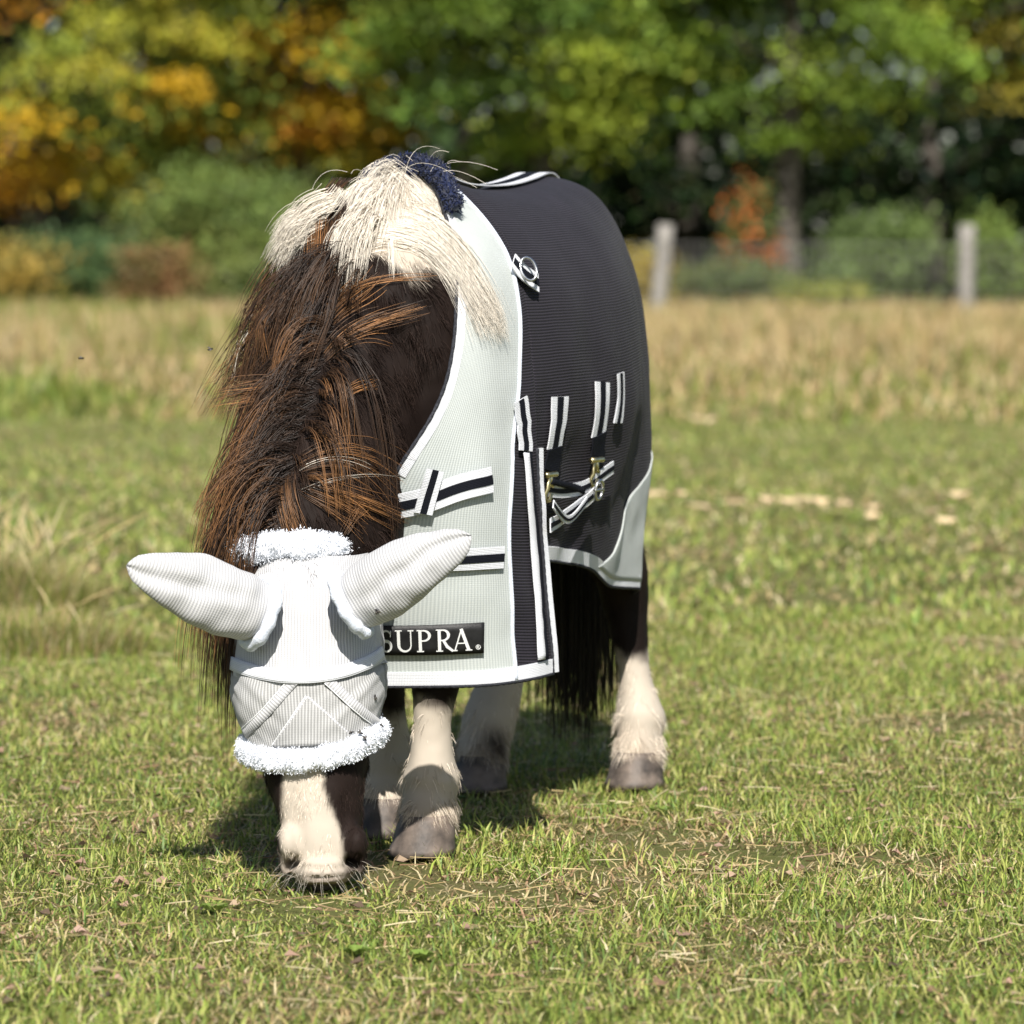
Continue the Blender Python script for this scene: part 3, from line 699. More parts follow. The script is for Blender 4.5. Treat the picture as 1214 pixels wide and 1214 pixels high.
push(face_pt(384, 1055, 5.07), (.030, .03, .004), -.006)                            # mouth line
push(face_pt(352, 975, 5.07), (.010, .03, .035), -.004); push(face_pt(412, 970, 5.07), (.010, .03, .035), -.004)
# fine lumps so that the coat is not a perfect tube
BV += BN * ((fbm(BV * 22, 3) - .5) * .006)[:, None]
tmpme = None
def vnormals(V, F):
    n = np.zeros_like(V)
    for f in F:
        f = np.asarray(f)
        fn = np.cross(V[f[:, 2]] - V[f[:, 0]], V[f[:, -1]] - V[f[:, 1]])
        for c in range(f.shape[1]): np.add.at(n, f[:, c], fn)
    return nrm(n)
BFs = [BF] + ([np.array(BF3)] if BF3 else [])
nn_ = vnormals(BV, BFs)
if (nn_ * BN).sum() < 0: nn_ = -nn_
BN = nn_
BBVH = bvh_of(BV, BFs)

BRN, WHT, PNK, GRY = A((.0135, .0085, .0068)), A((.44, .385, .315)), A((.50, .40, .34)), A((.10, .088, .082))
def coat_color(P):
    """piebald pattern: white legs, blaze and withers, dark brown elsewhere"""
    q = loc(P); l, s, z = q[:, 0], q[:, 1], q[:, 2]
    nz = fbm(P * 14, 3) - .5; nf = fbm(P * 60, 2) - .5; nb = fbm(P * 5 + 3, 2) - .5
    wgt = np.zeros(len(P))
    leg = (z < .40) & (l < .47)
    top = np.where(l > .315, .205, np.where(l > 0, .165, np.where(s > -.03, .200, .30)))
    wgt = np.maximum(wgt, leg * smoothstep(.014, -.014, z - top - nz * .05 - nf * .02))
    wth = (l > .10) & (l < .56)
    wgt = np.maximum(wgt, wth * smoothstep(-.008, .008, z - (.845 - .45 * s.clip(0) - .30 * (-s).clip(0)) - nz * .05 - nf * .02))
    head = (l > .55) & (z < .5)
    X = P[:, 0]
    lo = np.interp(z, [0, .04, .09, .14, .3], [-.300, -.304, -.305, -.301, -.296]); hi = np.interp(z, [0, .04, .09, .14, .3], [-.205, -.219, -.229, -.247, -.256])
    bl = smoothstep(-.004, .004, X - lo + nf * .008 + nz * .006) * smoothstep(.004, -.004, X - hi - nf * .008 - nz * .01) * (P[:, 1] < 5.135)
    wgt = np.where(head, bl, wgt)
    c = BRN * (1 + .9 * nb + .6 * nz)[:, None].clip(.4) * (1 - wgt)[:, None] + WHT * (1 + .22 * nb + .2 * nz)[:, None] * wgt[:, None]
    # bare grey-pink lips, dark nostrils
    lip = head * smoothstep(.034, .012, z + nz * .02)
    c = c * (1 - .75 * lip)[:, None] + (PNK * .55 + GRY * .3) * (.75 * lip)[:, None]
    lp2 = head * smoothstep(.014, .004, z); c = c * (1 - .8 * lp2)[:, None] + GRY * .4 * (.8 * lp2)[:, None]
    for sx, cc in zip((-1, 1), NOSTRIL):
        g = np.exp(-(((P - cc - (sx * .002, .01, -.003)) / (.0085, .04, .0085)) ** 2).sum(1)); c = c * (1 - .94 * g)[:, None] + A((.008, .006, .006)) * (.94 * g)[:, None]
    # dirty fetlocks
    d = leg * smoothstep(.12, .03, z) * smoothstep(.35, .6, fbm(P * 30, 2)); c = c * (1 - .45 * d)[:, None] + A((.22, .16, .11)) * (.45 * d)[:, None]
    pt = np.exp(-(((P - W((-.235, -.085, .07))) / (.022, .03, .022)) ** 2).sum(1)); c = c * (1 - pt)[:, None] + BRN * pt[:, None]
    return c
pony = empty('pony', W((0, 0, 0)), 'dark brown and white pony grazing with its head down', 'pony')
mk('body', BV, BFs, M['coat'], pony, color=coat_color(BV))
# hooves
for k_, L in LEGS.items():
    e = A(L[-2][:3]); hoof_c = W(e); k = 7; sd = 24
    tt = np.linspace(0, 1, k); an_ = np.linspace(0, 2 * math.pi, sd, endpoint=False)
    Vh = []
    for t in tt:
        zz_ = .050 * (1 - t) - .004 * t
        fwd = -.002 + .020 * t; r = .0385 + .0105 * t + (.0025 if t < .12 else 0) + .0008 * math.sin(t * 26)
        ring = np.stack([fwd + r * np.cos(an_) * np.where(np.cos(an_) > 0, 1.08, .82), r * .98 * np.sin(an_), np.full(sd, zz_ - e[2])], 1)
        Vh.append(W(ring + e))
    Vh = np.array(Vh).reshape(-1, 3); n = len(Vh)
    Vh = np.vstack([Vh, Vh[:sd].mean(0), Vh[n - sd:].mean(0)]); j = np.arange(sd); j2 = (j + 1) % sd
    mk('hoof', Vh, [grid_faces(k, sd, True), np.stack([j2, j, np.full(sd, n)], 1), np.stack([n - sd + j, n - sd + j2, np.full(sd, n + 1)], 1)], M['hoof'], pony)

# ---- coat hair
tri = np.vstack([BF[:, [0, 1, 2]], BF[:, [0, 2, 3]]] + ([np.array(BF3)] if BF3 else []))
def sample(n, sel):
    T = tri[sel]; a = np.linalg.norm(np.cross(BV[T[:, 1]] - BV[T[:, 0]], BV[T[:, 2]] - BV[T[:, 0]]), axis=1)
    i = rng.choice(len(T), n, p=a / a.sum()); r1 = np.sqrt(rng.random(n)); r2 = rng.random(n)
    b = np.stack([1 - r1, r1 * (1 - r2), r1 * r2], 1)[:, :, None]
    return (BV[T[i]] * b).sum(1), nrm((BN[T[i]] * b).sum(1))
tc_ = BV[tri].mean(1); tl = loc(tc_)
sel_neck = (tl[:, 2] > .40) & (tl[:, 0] > np.interp(tl[:, 2], [.40, .53, .65, .79, .89, .93], [.53, .51, .465, .405, .35, .315]) + .008)
sel_leg = (tl[:, 2] < .42) & (tl[:, 0] < .47) & (tl[:, 2] > .035)
sel_head = (tl[:, 0] > .60) & (tl[:, 2] < .22) & (tl[:, 2] > .03)
def coat_strands(n, sel, length, lift, rad, flow):
    P, Nn = sample(n, sel)
    f = flow(P); f = nrm(f - (f * Nn).sum(1, keepdims=True) * Nn)
    cl = nrm(np.stack([fbm(P * 45 + k * 7.7, 2) - .5 for k in range(3)], 1))            # tufts lie together
    d = nrm(f + Nn * lift + cl * .55 + rng.normal(0, .22, (n, 3)))
    ln = length(P) * rng.uniform(.5, 1.25, n) if callable(length) else length * rng.uniform(.5, 1.25, n)
    k = np.linspace(0, 1, 3)
    pts = P[:, None] - Nn[:, None] * .0015 + d[:, None] * (k[None, :] * ln[:, None])[..., None] + (f * .35 + A((0, 0, -.25)))[:, None] * (k[None, :] ** 2 * ln[:, None])[..., None] - Nn[:, None] * (k[None] ** 2 * ln[:, None] * lift * .5)[..., None]
    R = 1.25 * rad * (1 - .85 * k)[None] * np.ones((n, 1))
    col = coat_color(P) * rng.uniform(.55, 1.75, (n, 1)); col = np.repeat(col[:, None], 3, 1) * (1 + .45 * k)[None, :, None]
    return pts, R, col
down = lambda P: np.tile(A((0., .35, -1.)), (len(P), 1))
alongneck = lambda P: np.tile(-HF * .35 + A((.15, 0, -1.)), (len(P), 1))
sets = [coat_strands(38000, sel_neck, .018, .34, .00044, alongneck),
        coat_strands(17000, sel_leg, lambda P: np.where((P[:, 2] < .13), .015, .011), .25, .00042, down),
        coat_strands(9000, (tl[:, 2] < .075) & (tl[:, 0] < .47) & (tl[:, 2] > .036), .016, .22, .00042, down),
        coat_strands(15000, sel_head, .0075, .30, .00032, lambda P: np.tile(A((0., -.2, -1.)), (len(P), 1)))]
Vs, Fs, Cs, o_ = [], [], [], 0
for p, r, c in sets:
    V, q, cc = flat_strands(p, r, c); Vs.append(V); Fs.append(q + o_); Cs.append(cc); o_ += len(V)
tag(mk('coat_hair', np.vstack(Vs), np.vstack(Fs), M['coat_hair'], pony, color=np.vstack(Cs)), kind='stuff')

# ---- long hair, grown by steps under gravity and kept off the skin
def grow(P0, D0, length, K, grav, curl, keepoff=.004, bv=None, wind=None, seed=0, clump=None):
    n = len(P0); P = [P0]; D = nrm(D0); st = (length / (K - 1))[:, None]
    r_ = np.random.default_rng(seed)
    ph = r_.random((n, 3)) * 6.28
    lift = keepoff if np.ndim(keepoff) else np.full(n, keepoff)
    for k in range(1, K):
        g = A((0, 0, -1.)) * (grav if np.ndim(grav) == 0 else grav[:, None])
        D = nrm(D + g + curl * np.sin(ph + k * .9) + (0 if wind is None else wind))
        Q = P[-1] + D * st
        if bv is not None:
            for i in range(n):
                h = bv.find_nearest(Vector(Q[i]), .08)
                if h[0] is not None:
                    nn = A(h[1]); dd = float((Q[i] - A(h[0])) @ nn)
                    if dd < lift[i]: Q[i] = Q[i] + nn * (lift[i] - dd)
        D = nrm(Q - P[-1]); P.append(Q)
    return np.stack(P, 1)
# crest line from withers to poll
tck = np.linspace(0.55, len(NKC) - 1.15, 60)
Ck = cr(NKC, tck); Bk = cr(NKB[:, None], tck)[:, 0]
Tk = nrm(np.gradient(Ck, axis=0)); Sk = np.tile(A((0, 1., 0)), (60, 1)); Uk = np.cross(Tk, Sk); Uk[Uk[:, 2] < 0] *= -1
crest = W(Ck + Uk * (Bk * .985)[:, None])
crest_U = Uk[:, :1] * HF + Uk[:, 2:3] * A((0, 0, 1.))
MB_, MT_, TIP, CREAM = A((.019, .012, .0088)), A((.024, .0145, .0098)), A((.40, .190, .072)), A((.84, .77, .66))
def mane_color(f, n, K, white, bleach):
    """dark roots, sun-bleached rusty lengths; white near the withers"""
    k = np.linspace(0, 1, K)[None, :, None]
    rv = rng.uniform(.6, 1.5, (n, 1, 1))
    if f is None: k = np.minimum(1, k * 1.7 + .05)
    dk = MB_ * rv * (1 - k) + (MT_ * (1 - bleach[:, None, None]) + TIP * bleach[:, None, None]) * rv * k
    wt = CREAM * rng.uniform(.75, 1.15, (n, 1, 1)) * (1 - .12 * k)
    wcol = np.where(white[:, None, None], wt, dk)
    return wcol
allV, allF, allC, off_ = [], [], [], 0
def add_locks(nl, per, f_range, side, length, K, grav, curl, lift0, spread, white_f, bleach_p, rad=.00050, seed=0, off_min=.003, off_max=.030, fwd=0.0, up=.8):
    """nl locks of per strands along part of the crest; side -1 = the pony's right"""
    global off_
    r_ = np.random.default_rng(seed)
    f = r_.uniform(*f_range, nl); sd = np.where(r_.random(nl) < (1 + side) / 2, 1., -1.)
    ln = length(f) * r_.uniform(.65, 1.2, nl)
    i = np.interp(f, [0, 1], [0, 59])
    C0 = np.stack([np.interp(i, np.arange(60), crest[:, c]) for c in range(3)], 1)
    U0 = np.stack([np.interp(i, np.arange(60), crest_U[:, c]) for c in range(3)], 1)
    tan = nrm(crest[-1] - crest[0])
    blch = (r_.random(nl) < bleach_p) * r_.uniform(.45, 1.0, nl) + r_.uniform(0, .25, nl)
    wht = r_.random(nl) < white_f(f)
    D0 = nrm(U0 * up + HL * sd[:, None] * r_.uniform(.5, 1.3, (nl, 1)) + tan * (r_.normal(fwd, .35, (nl, 1))))
    rep = lambda a_: np.repeat(a_, per, 0)
    n = nl * per
    P0 = rep(C0 + HL * (sd * r_.uniform(-.002, .016, nl))[:, None]) + r_.normal(0, .0035, (n, 3)); D = nrm(rep(D0) + r_.normal(0, spread, (n, 3)))
    keep = rep(r_.uniform(off_min, off_max, nl)) * r_.uniform(.6, 1.25, n)
    gv = rep(r_.uniform(.7, 1.3, nl)) * grav
    G = grow(P0, D, rep(ln) * r_.uniform(.7, 1.1, n), K, gv, curl, keep, BBVH, None, seed + 5)
    # strands of a lock draw together at the ends
    mean = G.reshape(nl, per, K, 3).mean(1, keepdims=True); kk = np.linspace(0, 1, K)[None, None, :, None]
    G = (G.reshape(nl, per, K, 3) * (1 - .42 * kk) + mean * .42 * kk).reshape(n, K, 3)
    R = rad * (1 - .75 * np.linspace(0, 1, K) ** 2)[None] * r_.uniform(.7, 1.3, (n, 1))
    col = mane_color(rep(f), n, K, rep(wht), rep(blch).clip(0, 1))
    V, q, c = strands(G, R, 3, col)
    allV.append(V); allF.append(q + off_); allC.append(c); off_ += len(V)
wf = lambda f: np.clip((.20 - f) / .07, 0.02, .97)
# ================================================================== the rug
# stations of the left half, rear to front; each row runs from the spine down to the hem (forward, left, up)
RB = A([
 [(-.475, 0, .905), (-.515, .05, .85), (-.535, .075, .74), (-.535, .085, .62), (-.525, .09, .50), (-.515, .095, .40), (-.505, .10, .31)],
 [(-.42, 0, .94), (-.445, .08, .895), (-.46, .135, .79), (-.455, .155, .64), (-.445, .155, .50), (-.435, .15, .40), (-.425, .145, .30)],
 [(-.32, 0, .957), (-.32, .10, .925), (-.325, .16, .81), (-.32, .185, .65), (-.315, .185, .52), (-.31, .178, .42), (-.305, .17, .315)],
 [(-.16, 0, .945), (-.16, .105, .912), (-.16, .178, .80), (-.15, .200, .64), (-.14, .188, .53), (-.13, .172, .44), (-.12, .156, .335)],
 [(0, 0, .932), (0, .105, .90), (0, .182, .79), (0, .205, .63), (.0, .188, .53), (0, .172, .45), (0, .156, .370)],
 [(.14, 0, .932), (.14, .10, .90), (.15, .178, .79), (.15, .200, .64), (.15, .180, .53), (.15, .165, .455), (.15, .152, .392)],
 [(.24, 0, .945), (.25, .08, .91), (.28, .155, .81), (.29, .182, .65), (.285, .170, .53), (.28, .160, .46), (.275, .150, .40)]])
RA = A([
 [(.24, 0, .945), (.25, .08, .91), (.28, .155, .81), (.29, .182, .65), (.29, .188, .505), (.285, .197, .375), (.28, .203, .243)],
 [(.275, 0, .950), (.305, .068, .905), (.355, .135, .81), (.40, .155, .66), (.420, .158, .51), (.408, .148, .37), (.392, .137, .235)],
 [(.31, .010, .948), (.345, .068, .89), (.405, .110, .79), (.462, .117, .65), (.515, .062, .53), (.485, .005, .395), (.442, -.015, .232)]])
RB[:2, :, 0] += A([.035, .02])[:, None]
def surf(G, u, t, side=1.0, fold=1.0):
    """point on a rug sheet; u over stations, t 0 spine .. 1 hem (arrays of equal length)"""
    u = np.asarray(u, float); t = np.asarray(t, float)
    rows = np.stack([cr(G[:, j], u) for j in range(7)], 1)          # (n,7,3)
    out = np.empty((len(u), 3)); tt = t * 6
    i = np.clip(np.floor(tt).astype(int), 0, 5); f = (tt - i)[:, None]; ix = np.arange(len(u))
    g = lambda j: rows[ix, np.clip(j, 0, 6)]
    p1, p2 = g(i), g(i + 1)
    mir = rows[:, 1] * A((1, -1, 1))                                   # across the spine
    p0 = np.where((i == 0)[:, None], mir, g(i - 1)); p3 = np.where((i == 5)[:, None], 2 * p2 - p1, g(i + 2))
    p = 0.5 * (2 * p1 + (p2 - p0) * f + (2 * p0 - 5 * p1 + 4 * p2 - p3) * f ** 2 + (3 * p1 - p0 - 3 * p2 + p3) * f ** 3)
    # hanging folds grow towards the hem
    q = p * A((1, 0, .35)) * 9.0 + (0, 3.3 if side > 0 else 8.1, 0)
    amt = fold * (.0035 + .011 * smoothstep(.45, 1.0, t))
    q2 = p @ A([[14., 0, 30], [0, 6, 0], [26, 0, -12]]) * .55; p = p + ((fbm(q2 * .8 + 2.2, 2) - .5) * .013 * smoothstep(.2, .6, t))[:, None] * A((.5, 1, 0))
    o = (fbm(q, 2) - .5) * amt * 2
    o = o * smoothstep(0, .12, t)
    p = p + o[:, None] * A((0, 1, 0)); p[:, 1] *= side
    if side < 0: p[:, 1] -= .034 * smoothstep(.10, .30, p[:, 0]) * smoothstep(.55, .75, p[:, 2]) * smoothstep(0, .25, t)
    return W(bend(p))
def arc_uv(Gd):
    """metres along both directions of a point grid (n,m,3)"""
    du = np.concatenate([np.zeros((1, Gd.shape[1])), np.cumsum(np.linalg.norm(np.diff(Gd, axis=0), axis=2), 0)], 0)
    dt = np.concatenate([np.zeros((Gd.shape[0], 1)), np.cumsum(np.linalg.norm(np.diff(Gd, axis=1), axis=2), 1)], 1)
    return np.stack([du.mean(1, keepdims=True) * np.ones_like(du), dt], -1)
def thick_sheet(Gd, th, flip=False):
    n, m, _ = Gd.shape
    F = grid_faces(n, m); V = Gd.reshape(-1, 3); Nn = vnormals(V, [F])
    if flip: F = F[:, ::-1]; Nn = -Nn
    V2 = V - Nn * th; k = len(V)
    b = np.concatenate([np.arange(m), np.arange(1, n) * m + m - 1, (n - 1) * m + np.arange(m - 2, -1, -1), np.arange(n - 2, 0, -1) * m])
    b2 = np.roll(b, -1); rim = np.stack([b2, b, b + k, b2 + k], 1)
    if flip: rim = rim[:, ::-1]
    return np.vstack([V, V2]), [np.vstack([F, F[:, ::-1] + k, rim])], np.concatenate([arc_uv(Gd).reshape(-1, 2)] * 2)
rug = empty('horse_rug', W((0, 0, 0)), 'charcoal mesh fly rug with pale shoulder panel worn by the pony', 'horse rug')
RUGV, RUGF = [], []
def panel(name, G, ulo, uhi, tlo, thi, nu, ntt, material, side, th=.0022, out=0.0):
    tv = np.linspace(0, 1, ntt); uv_ = np.linspace(0, 1, nu)
    TT = tlo + (thi - tlo) * tv
    lo, hi = ulo(TT), uhi(TT)
    U_ = lo[None] + (hi - lo)[None] * uv_[:, None]
    Gd = surf(G, U_.ravel(), np.broadcast_to(TT[None], U_.shape).ravel(), side).reshape(nu, ntt, 3)
    flip = False
    Nn = vnormals(Gd.reshape(-1, 3), [grid_faces(nu, ntt)]).reshape(nu, ntt, 3)
    mid = Nn[nu // 2, ntt // 2]; 
    cg = Gd[nu // 2, ntt // 2] - W(bend(A((-.30, 0, .6)))) if G is RB else HL * side
    if mid @ cg < 0: flip = True; Nn = -Nn
    Gd = Gd + Nn * out
    V, F, uv = thick_sheet(Gd, th, flip)
    o = mk(name, V, F, material, rug, uv=uv)
    if side > 0: RUGV.append(V); RUGF.append(F[0])
    return o
const = lambda v: (lambda T: np.full_like(T, v))
SEAM_T = A([0, .1, .2, .3, .4, .5, .6, .72, .85, 1.0]); SEAM_U = A([.62, .56, .40, .24, .22, .34, .52, .62, .62, .61])
seam = lambda T: np.interp(T, SEAM_T, SEAM_U)
for side in (1.0, -1.0):
    panel('dark_body_panel', RB, const(0.), const(6.), 0, 1, 110, 66, M['dark_mesh'], side)
    panel('dark_shoulder_strip', RA, const(0.), seam, 0, 1, 14, 70, M['dark_mesh'], side, out=.0006)
    panel('pale_shoulder_panel', RA, seam, const(2.), 0, 1, 40, 70, M['pale_mesh'], side, out=.0014)
# pale corner of the hind hem
panel('pale_hind_corner', RB, const(.0), lambda T: np.interp(T, [.60, .68, .77, .93, 1.0], [1.0, 2.0, 2.6, 3.2, 3.9]), .60, .985, 50, 34, M['pale_mesh'], 1.0, out=.0035)
o_ = 0; ff = []
for v, f in zip(RUGV, RUGF): ff.append(f + o_); o_ += len(v)
RUGBVH = bvh_of(np.vstack(RUGV), ff)

CAMP = Vector((0, 0, CAM_H))
def hit(bv, px, py):
    r = ray(px, py); h = bv.ray_cast(CAMP, Vector(r).normalized())
    if h[0] is None: return None
    nn = A(h[1]); 
    if nn @ r > 0: nn = -nn
    return A(h[0]), nn
def on_surface(bv, pix, k):
    """k points spread along a pixel path, dropped onto a surface; gaps are bridged"""
    pix = A(pix).astype(float); d = np.concatenate([[0], np.cumsum(np.linalg.norm(np.diff(pix, axis=0), axis=1))])
    pp = cr(pix, np.interp(np.linspace(0, d[-1], k), d, np.arange(len(pix)))) if len(pix) > 2 else pix[:1] + (pix[1:] - pix[:1]) * np.linspace(0, 1, k)[:, None]
    H_ = [hit(bv, *p) for p in pp]; ok = [i for i, h in enumerate(H_) if h is not None]
    if len(ok) < k * .5: return None, None
    P = np.stack([np.interp(np.arange(k), ok, [H_[i][0][c] for i in ok]) for c in range(3)], 1)
    Nn = nrm(np.stack([np.interp(np.arange(k), ok, [H_[i][1][c] for i in ok]) for c in range(3)], 1))
    for _ in range(2): P[1:-1] = .5 * P[1:-1] + .25 * (P[:-2] + P[2:]); Nn[1:-1] = nrm(.5 * Nn[1:-1] + .25 * (Nn[:-2] + Nn[2:]))
    return P, Nn
def strip(P, Nn, width, lift, th=.0016, shift=0.0, rows=3, wob=0.0, nlift=None):
    """webbing ribbon with thickness along P; shift moves it sideways"""
    P = np.asarray(P); k = len(P); T = nrm(np.gradient(P, axis=0)); S = nrm(np.cross(T, Nn))
    width = np.full(k, width) if np.ndim(width) == 0 else width
    x = np.linspace(-.5, .5, rows)
    Wb = wob * (fbm(P * 60, 2) - .5)[:, None]
    Gd = P[:, None] + S[:, None] * (x[None, :, None] * width[:, None, None] + shift + Wb[..., None]) + Nn[:, None] * lift
    n_ = vnormals(Gd.reshape(-1, 3), [grid_faces(k, rows)])
    V, F, uv = thick_sheet(Gd, th, (n_.reshape(k, rows, 3)[k // 2, rows // 2] @ Nn[k // 2]) < 0)
    return V, F, uv
def web(name, P, Nn, width, parent, lift=.004, stripe=.36, wob=.0, material='white_web', black='black_web', th=.0018):
    V, F, uv = strip(P, Nn, width, lift, th, wob=wob); o = mk(name, V, F, M[material], parent, uv=uv, smooth=False)
    if stripe:
        V, F, uv = strip(P, Nn, width * stripe, lift + .0009, .0009, wob=wob); mk('stripe', V, F, M[black], o, uv=uv, smooth=False)
    return o
def edge_path(G, u, t, side, k=60):
    """points and normals along a (u,t) line of the rug"""
    uu = np.interp(np.linspace(0, 1, k), np.linspace(0, 1, len(u)), u); tt = np.interp(np.linspace(0, 1, k), np.linspace(0, 1, len(t)), t)
    P = surf(G, uu, tt, side); e = 1e-2
    a = surf(G, np.clip(uu + e, 0, len(G) - 1), tt, side) - surf(G, np.clip(uu - e, 0, len(G) - 1), tt, side); b = surf(G, uu, np.clip(tt + e, 0, 1), side) - surf(G, uu, np.clip(tt - e, 0, 1), side)
    Nn = nrm(np.cross(a, b)); s = (Nn @ (HL * side)).mean()
    return P, Nn * (1 if s > 0 else -1)
def binding(name, G, u, t, side, width, inset, pipe=True, k=80, lift=.0030):
    """white tape along an edge with a dark rope edge outside it"""
    P, Nn = edge_path(G, u, t, side, k)
    V, F, uv = strip(P, Nn, width, lift, .0042, shift=inset); o = mk(name, V, F, M['white_web'], rug, uv=uv, smooth=False)
    if pipe:
        T = nrm(np.gradient(P, axis=0)); S = nrm(np.cross(T, Nn))
        V, F = tube(P + S * (inset - np.sign(inset) * (width * .5 + .0022)) + Nn * .0015, .0026 * (1 + .15 * np.sin(np.arange(k) * 2.1)), 7); mk('piping', V, F, mat_pipe, o)
mat_pipe = noise_mix(mat('piping', rough=.8), 300, (.012, .013, .018), (.035, .037, .045), bump=.001, bscale=700)
tz = np.linspace(0, 1, 40)
for side in (1., -1.):
    g = side
    binding('neck_binding', RA, [2, 2], [0.0, .66], side, .013, -.0075 * g)
    binding('front_hem_binding', RA, [0, 2], [1, 1], side, .019, .0105 * g, k=90)
    binding('flap_edge_binding', RA, [0, 0], [.60, 1], side, .010, -.006 * g, pipe=True)
    binding('belly_hem_binding', RB, [0, 6], [1, 1], side, .019, .0105 * g, k=110)
    binding('rear_edge_binding', RB, [0, 0], [.05, 1], side, .016, -.009 * g)
    # cord along the seam of the pale panel
    sd_t = np.linspace(0, 1, 90); P, Nn = edge_path(RA, seam(sd_t), sd_t, side, 90)
    V, F = tube(P + Nn * .0020, .0030, 8); o = mk('seam_cord', V, F, M['knit_white'], rug)
# webbing along the spine and on the flap
P, Nn = edge_path(RB, [1.3, 6], [0.001, .001], 1, 60); Nn = np.tile(A((0, 0, 1.)), (60, 1))
web('spine_webbing', P, Nn, .050, rug, lift=.006)
def surface_web(name, pix, width, stripe=.36, k=14, lift=.006, wob=.0, bv=None, parent=None, material='white_web', th=.0018):
    P, Nn = on_surface(bv or RUGBVH, pix, k); return web(name, P, Nn, width, parent or rug, lift, stripe, wob, material, th=th)
# chest straps
cs = surface_web('chest_strap', [(450, 601), (500, 592), (540, 578), (579, 568)], .036, k=30, lift=.009)
surface_web('strap_loop', [(512, 556), (506, 580), (500, 606)], .026, k=12, lift=.0125, parent=cs)
surface_web('chest_strap', [(452, 664), (500, 663), (545, 662), (594, 660)], .031, k=26, lift=.007)
# vertical webbing of the flap with its dark line
fs = surface_web('flap_webbing', [(612, 474), (616, 500), (618, 535)], .036, k=14, lift=.008, wob=.012)
P, Nn = on_surface(RUGBVH, [(621, 537), (626, 600), (633, 680), (640, 782)], 40)
V, F, uv = strip(P, Nn, .022, .007); fw = mk('flap_webbing', V, F, M['white_web'], rug, uv=uv)
V, F, uv = strip(P, Nn, .0055, .0085, .001, shift=-.0065, wob=.004); mk('stripe', V, F, M['black_web'], fw, uv=uv)
# surcingle tabs with brass clips
def tab(px0, px1, wd, drop=None, clip=None):
    o = surface_web('surcingle_tab', [px0, ((px0[0] + px1[0]) / 2 + 2, (px0[1] + px1[1]) / 2), px1], wd, k=14, lift=.006, wob=.005)
    if drop: surface_web('black_strap', [px1, ((px1[0] + drop[0]) / 2, (px1[1] + drop[1]) / 2), drop], wd * .95, 0, 12, .008, material='black_web', parent=o)
    if clip:
        hh = hit(RUGBVH, *clip)
        if hh is None: return
        p, nn = hh; up = A((0, 0, 1.)); rt = nrm(np.cross(up, nn)); up = np.cross(nn, rt)
        q = lambda a, b, c_=.016: p + rt * a + up * b + nn * c_
        parts = [tube(A([q(-.017, .012), q(.017, .012)]), .0042, 8), tube(A([q(-.006, .012), q(-.004, -.008), q(-.010, -.016), q(-.004, -.026), q(.006, -.026), q(.009, -.016)]), .0036, 8), tube(A([q(.0, .012), q(.005, -.004), q(.012, -.006)]), .003, 8)]
        V, F = merge(parts); mk('brass_clip', V, F, M['brass'], o)
tab((660, 470), (653, 530), .046, (648, 558), (640, 570))
tab((710, 453), (706, 514), .046, (702, 545), (695, 552))
tab((732, 442), (729, 501), .034)
# the crossing belly straps
bs = surface_web('belly_strap', [(640, 578), (660, 580), (682, 576), (716, 552)], .020, k=18, lift=.016)
P, Nn = on_surface(RUGBVH, [(641, 568), (662, 574), (680, 580)], 12); V, F, uv = strip(P, Nn, .009, .019); mk('black_edge', V, F, M['black_web'], bs, uv=uv)
bs = surface_web('belly_strap', [(636, 622), (655, 606), (676, 592), (690, 580)], .020, k=16, lift=.024)
bs = surface_web('belly_strap', [(634, 598), (650, 612), (662, 604), (674, 590)], .012, k=16, lift=.030)
hh = hit(RUGBVH, 686, 576); p, nn = hh
rt = nrm(np.cross((0, 0, 1.), nn)); up = np.cross(nn, rt)
a_ = np.linspace(0, 2 * math.pi, 25); ringp = p + nn * .034 + np.cos(a_)[:, None] * rt * .011 + np.sin(a_)[:, None] * up * .014
V, F = tube(ringp, .0026, 7, False); mk('slide_buckle', V, F, M['steel'], rug)
V, F = tube(A([p + nn * .034 - rt * .013, p + nn * .034 + rt * .013]), .0026, 7); mk('slide_buckle', V, F, M['steel'], rug)
# D ring on its tab at the shoulder
dt = surface_web('ring_tab', [(603, 312), (615, 326), (632, 338)], .030, k=10, lift=.010, stripe=.4)
h0 = hit(RUGBVH, 615, 324); p, nn = h0
rt = nrm(np.cross((0, 0, 1.), nn)); up = np.cross(nn, rt)
ringp = p + nn * (.018) + np.cos(a_)[:, None] * (rt * .010 + nn * .006) + np.sin(a_)[:, None] * up * .017
V, F = tube(ringp, .0022, 8, False); mk('d_ring', V, F, M['steel'], dt)

# ---- name badge on the chest, with raised serif lettering
P, Nn = on_surface(RUGBVH, [(428, 757), (470, 757.5), (520, 757), (572, 755)], 36)
for _ in range(10): P[1:-1] = .5 * P[1:-1] + .25 * (P[:-2] + P[2:]); Nn[1:-1] = nrm(.5 * Nn[1:-1] + .25 * (Nn[:-2] + Nn[2:]))
BW = .0435
V, F, uv = strip(P, Nn, BW, .0075, .003, rows=5); badge = mk('name_badge', V, F, M['patch'], rug, uv=uv)
bd = np.concatenate([[0], np.cumsum(np.linalg.norm(np.diff(P, axis=0), axis=1))]); BL = bd[-1]
bT = nrm(np.gradient(P, axis=0)); bS = nrm(np.cross(bT, Nn)); bS = bS * (1 if bS[18, 2] > 0 else -1)
def badge_pt(x, y, lift):
    """x metres from the right end, y metres above the middle"""
    d = BL - x; f = lambda a: np.array([np.interp(d, bd, a[:, c]) for c in range(3)])
    return f(P) + f(bS) * y + f(Nn) * lift
